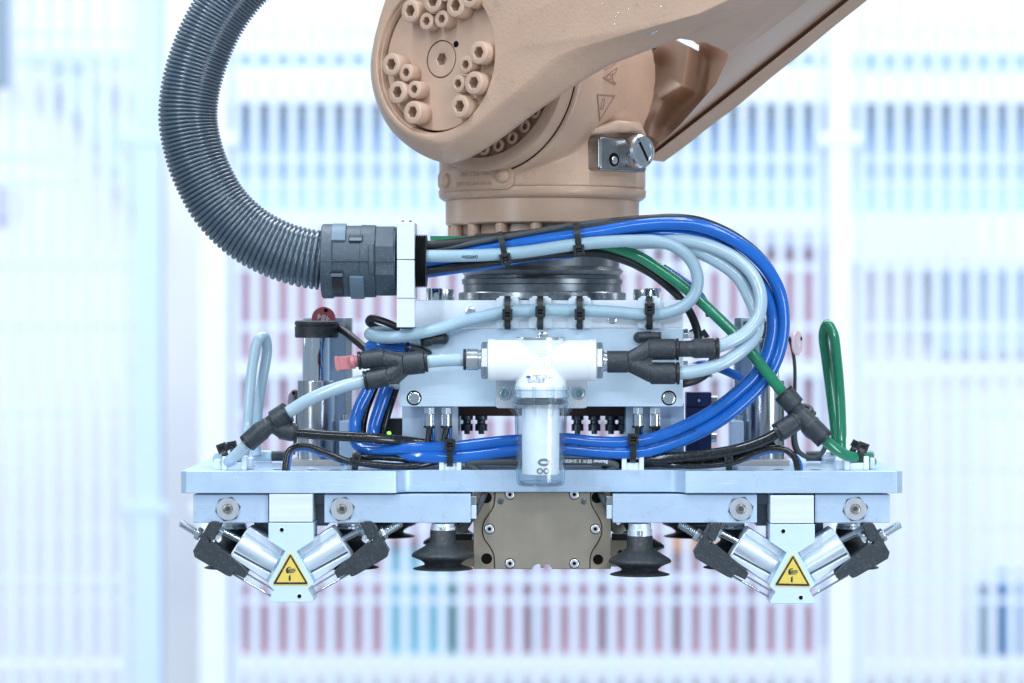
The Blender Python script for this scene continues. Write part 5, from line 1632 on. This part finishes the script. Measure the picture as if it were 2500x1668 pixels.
wall = G().box(-500, -400, 3000, 2200, WALL, WALL + 100).build("hall_wall", wall_m)
tag(wall, kind="structure")

def fence(x0, x1, label, post=False):
    t = thing("mesh_fence", label, "fence", W((x0 + x1) / 2, 1800, FENCE), "safety fence panels")
    n = int((x1 - x0) / 45.8)
    bw = 20.0
    proto = None
    kk = K(FENCE)
    h = 2000 * kk
    for i in range(n + 1):
        px = x0 + 12 + i * 45.8
        if px > x1 - 6: break
        if proto is None:
            b = G().box(px - bw / 2, -140, px + bw / 2, 1800, FENCE, FENCE + 14).build("bar", bar_m, t)
            proto, ppx = b, px
        else:
            c = proto.copy()
            COL.objects.link(c)
            c.parent = t
            c.location = proto.location + Vector(((px - ppx) * kk, 0, 0))
    for py, w in ((82, 6), (387, 8), (450, 7), (652, 9), (798, 9), (902, 17), (1012, 6), (1150, 6), (1290, 6), (1412, 10), (1466, 7), (1619, 14)):
        G().box(x0, py - w, x1, py + w, FENCE + 15, FENCE + 27).build("rail", post_m if w > 12 else bar_m, t)
    return t
fence(565, 2010, "white mesh safety fence panel behind the gripper, between the posts")
fence(2092, 2620, "white mesh safety fence panel right of the wide white post")
fence(-120, 320, "white mesh safety fence panel at the left edge behind the conduit")
def post(x0, x1, label, m=post_m, d=FENCE - 30):
    t = thing("fence_post", label, "post", W((x0 + x1) / 2, 1800, d), "fence posts")
    G().box(x0, -140, x1, 1800, d, d + 180).build("shaft", m, t, bevel=4)
    for py in (340, 1240):
        G().box(x0 - 22, py - 14, x1 + 22, py + 14, d - 6, d + 40).build("clamp", m, t, bevel=3)
post(2022, 2082, "wide white fence post right of the gripper")
post(326, 392, "pale blue fence post behind the corrugated conduit", mid_m)
post(488, 556, "white fence post left of the red boxes", post_m)

# rack behind the fence: pale body with an open dark-topped compartment and boxes
RK = 3.7 / S
rk = thing("storage_rack", "pale storage rack filled with red boxes behind the fence", "rack", W(1300, 1700, RK))
G().box(540, 515, 2040, 560, RK - 40, RK + 900).build("shelf_board", wall_m, rk)
G().box(540, 1600, 2040, 1660, RK - 40, RK + 900).build("shelf_board", wall_m, rk)
G().box(540, 880, 2040, 920, RK - 60, RK + 900).build("shelf_board", wall_m, rk)
G().box(540, 190, 2040, 250, RK - 60, RK + 1400).build("shelf_board", wall_m, rk)
G().box(540, -100, 2040, 130, RK, RK + 200).build("top_panel", wall_m, rk)
G().box(540, 130, 2040, 168, RK + 60, RK + 200).build("top_band", pale_m, rk)
G().box(540, 168, 2040, 192, RK, RK + 200).build("top_lip", wall_m, rk)
G().box(545, 250, 2040, 520, RK + 260, RK + 320).build("compartment_back", pale_m, rk)
G().box(545, 251, 2040, 296, RK + 40, RK + 250).build("shade_strip", grey_shade_m, rk)  # dark strip added as the shade below the shelf board
G().box(545, 560, 2040, 1600, RK + 560, RK + 620).build("liner", lilac_m, rk)
G().box(545, 560.5, 2040, 603, RK - 50, RK - 42).build("cavity_cover", lilac_m, rk)  # lilac strip added to cover the dark cavity below the shelf board
rk2 = thing("storage_rack", "pale storage rack with an open dark compartment at the right edge", "rack", W(2330, 1700, RK))
G().box(2070, 190, 2700, 250, RK - 60, RK + 1400).build("shelf_board", wall_m, rk2)
G().box(2070, 520, 2700, 640, RK - 40, RK + 900).build("shelf_board", wall_m, rk2)
G().box(2070, -100, 2700, 130, RK, RK + 200).build("top_panel", wall_m, rk2)
G().box(2070, 130, 2700, 168, RK + 60, RK + 200).build("top_band", pale_m, rk2)
G().box(2075, 250, 2700, 520, RK + 260, RK + 320).build("compartment_back", pale_m, rk2)
G().box(2075, 251, 2700, 296, RK + 40, RK + 250).build("shade_strip", grey_shade_m, rk2)  # shade at the top of this compartment, added as a dark strip
G().box(2075, 640, 2700, 1660, RK + 300, RK + 360).build("lower_panel", wall_m, rk2)

def crate(x0, y0, x1, y1, d, m, label, colour):
    t = thing("storage_box", label, "box", W((x0 + x1) / 2, y1, d), "boxes in the rack")
    G().box(x0, y0, x1, y1, d, d + 420).build("body", m, t, bevel=3)
    G().box(x0 - 2, y0 - 2, x1 + 2, y0 + 10, d - 12, d + 425).build("rim", m, t, bevel=2)
ords = ["first", "second", "third", "fourth", "fifth", "sixth", "seventh", "eighth"]
rows_ = [(606, 876, "upper"), (924, 1330, "middle"), (1338, 1596, "lower")]
for y0, y1, rn in rows_:
    xs = [(592 + i * 177, 592 + (i + 1) * 177 - 8) for i in range(8)]
    for i, (a, b) in enumerate(xs):
        m, cn = red_m, "red"
        if rn == "lower" and i == 2: m, cn = teal_m, "teal"
        if rn == "lower" and i == 3: a, m, cn = a, red_m, "red"
        crate(a, y0 + (i * 37 % 11), b, y1, RK + 40, m, "%s box in the %s row of the rack, %s from the left" % (cn, rn, ords[i]), cn)
crate(1098, 1352, 1118, 1590, RK + 20, dgreen_m, "narrow dark green box in front of the lower row of the rack", "green")
crate(1640, 1285, 1760, 1345, RK + 10, orange_m, "small orange box in front of the middle row of the rack", "orange")
crate(2290, 655, 2600, 860, RK + 180, mid_m, "pale blue box at the right edge behind the fence", "pale blue")
crate(2395, 1430, 2432, 1600, RK + 180, grey_shade_m, "tall narrow grey box at the lower right edge", "grey")
crate(2445, 1400, 2490, 1600, RK + 160, bmat("deep_blue_box", (0.03, 0.22, 0.50)), "tall deep blue box at the lower right edge", "blue")
# diagonal brace and column at the far left
t = thing("roof_brace", "pale diagonal brace on the bright wall at the upper left", "brace", W(220, 500, WALL - 300))
G().prism([(100, 130), (190, 130), (345, 430), (345, 540)], WALL - 300, WALL - 200).build("beam", mid_m, t)
G().box(50, 128, 330, 162, WALL - 340, WALL - 220).build("tie_beam", mid_m, t)
t = thing("machine_column", "dark column just inside the upper left corner", "column", W(0, 205, FENCE - 400))
G().box(-90, -120, 5, 210, FENCE - 400, FENCE - 200).build("shaft", grey_shade_m, t)
t = thing("wall_sign", "blurred lilac panel at the left edge of the wall", "panel", W(20, 540, WALL - 50))
G().box(-60, 455, 38, 535, WALL - 60, WALL - 30).build("plate", bmat("lilac_panel", (0.55, 0.58, 0.85)), t)
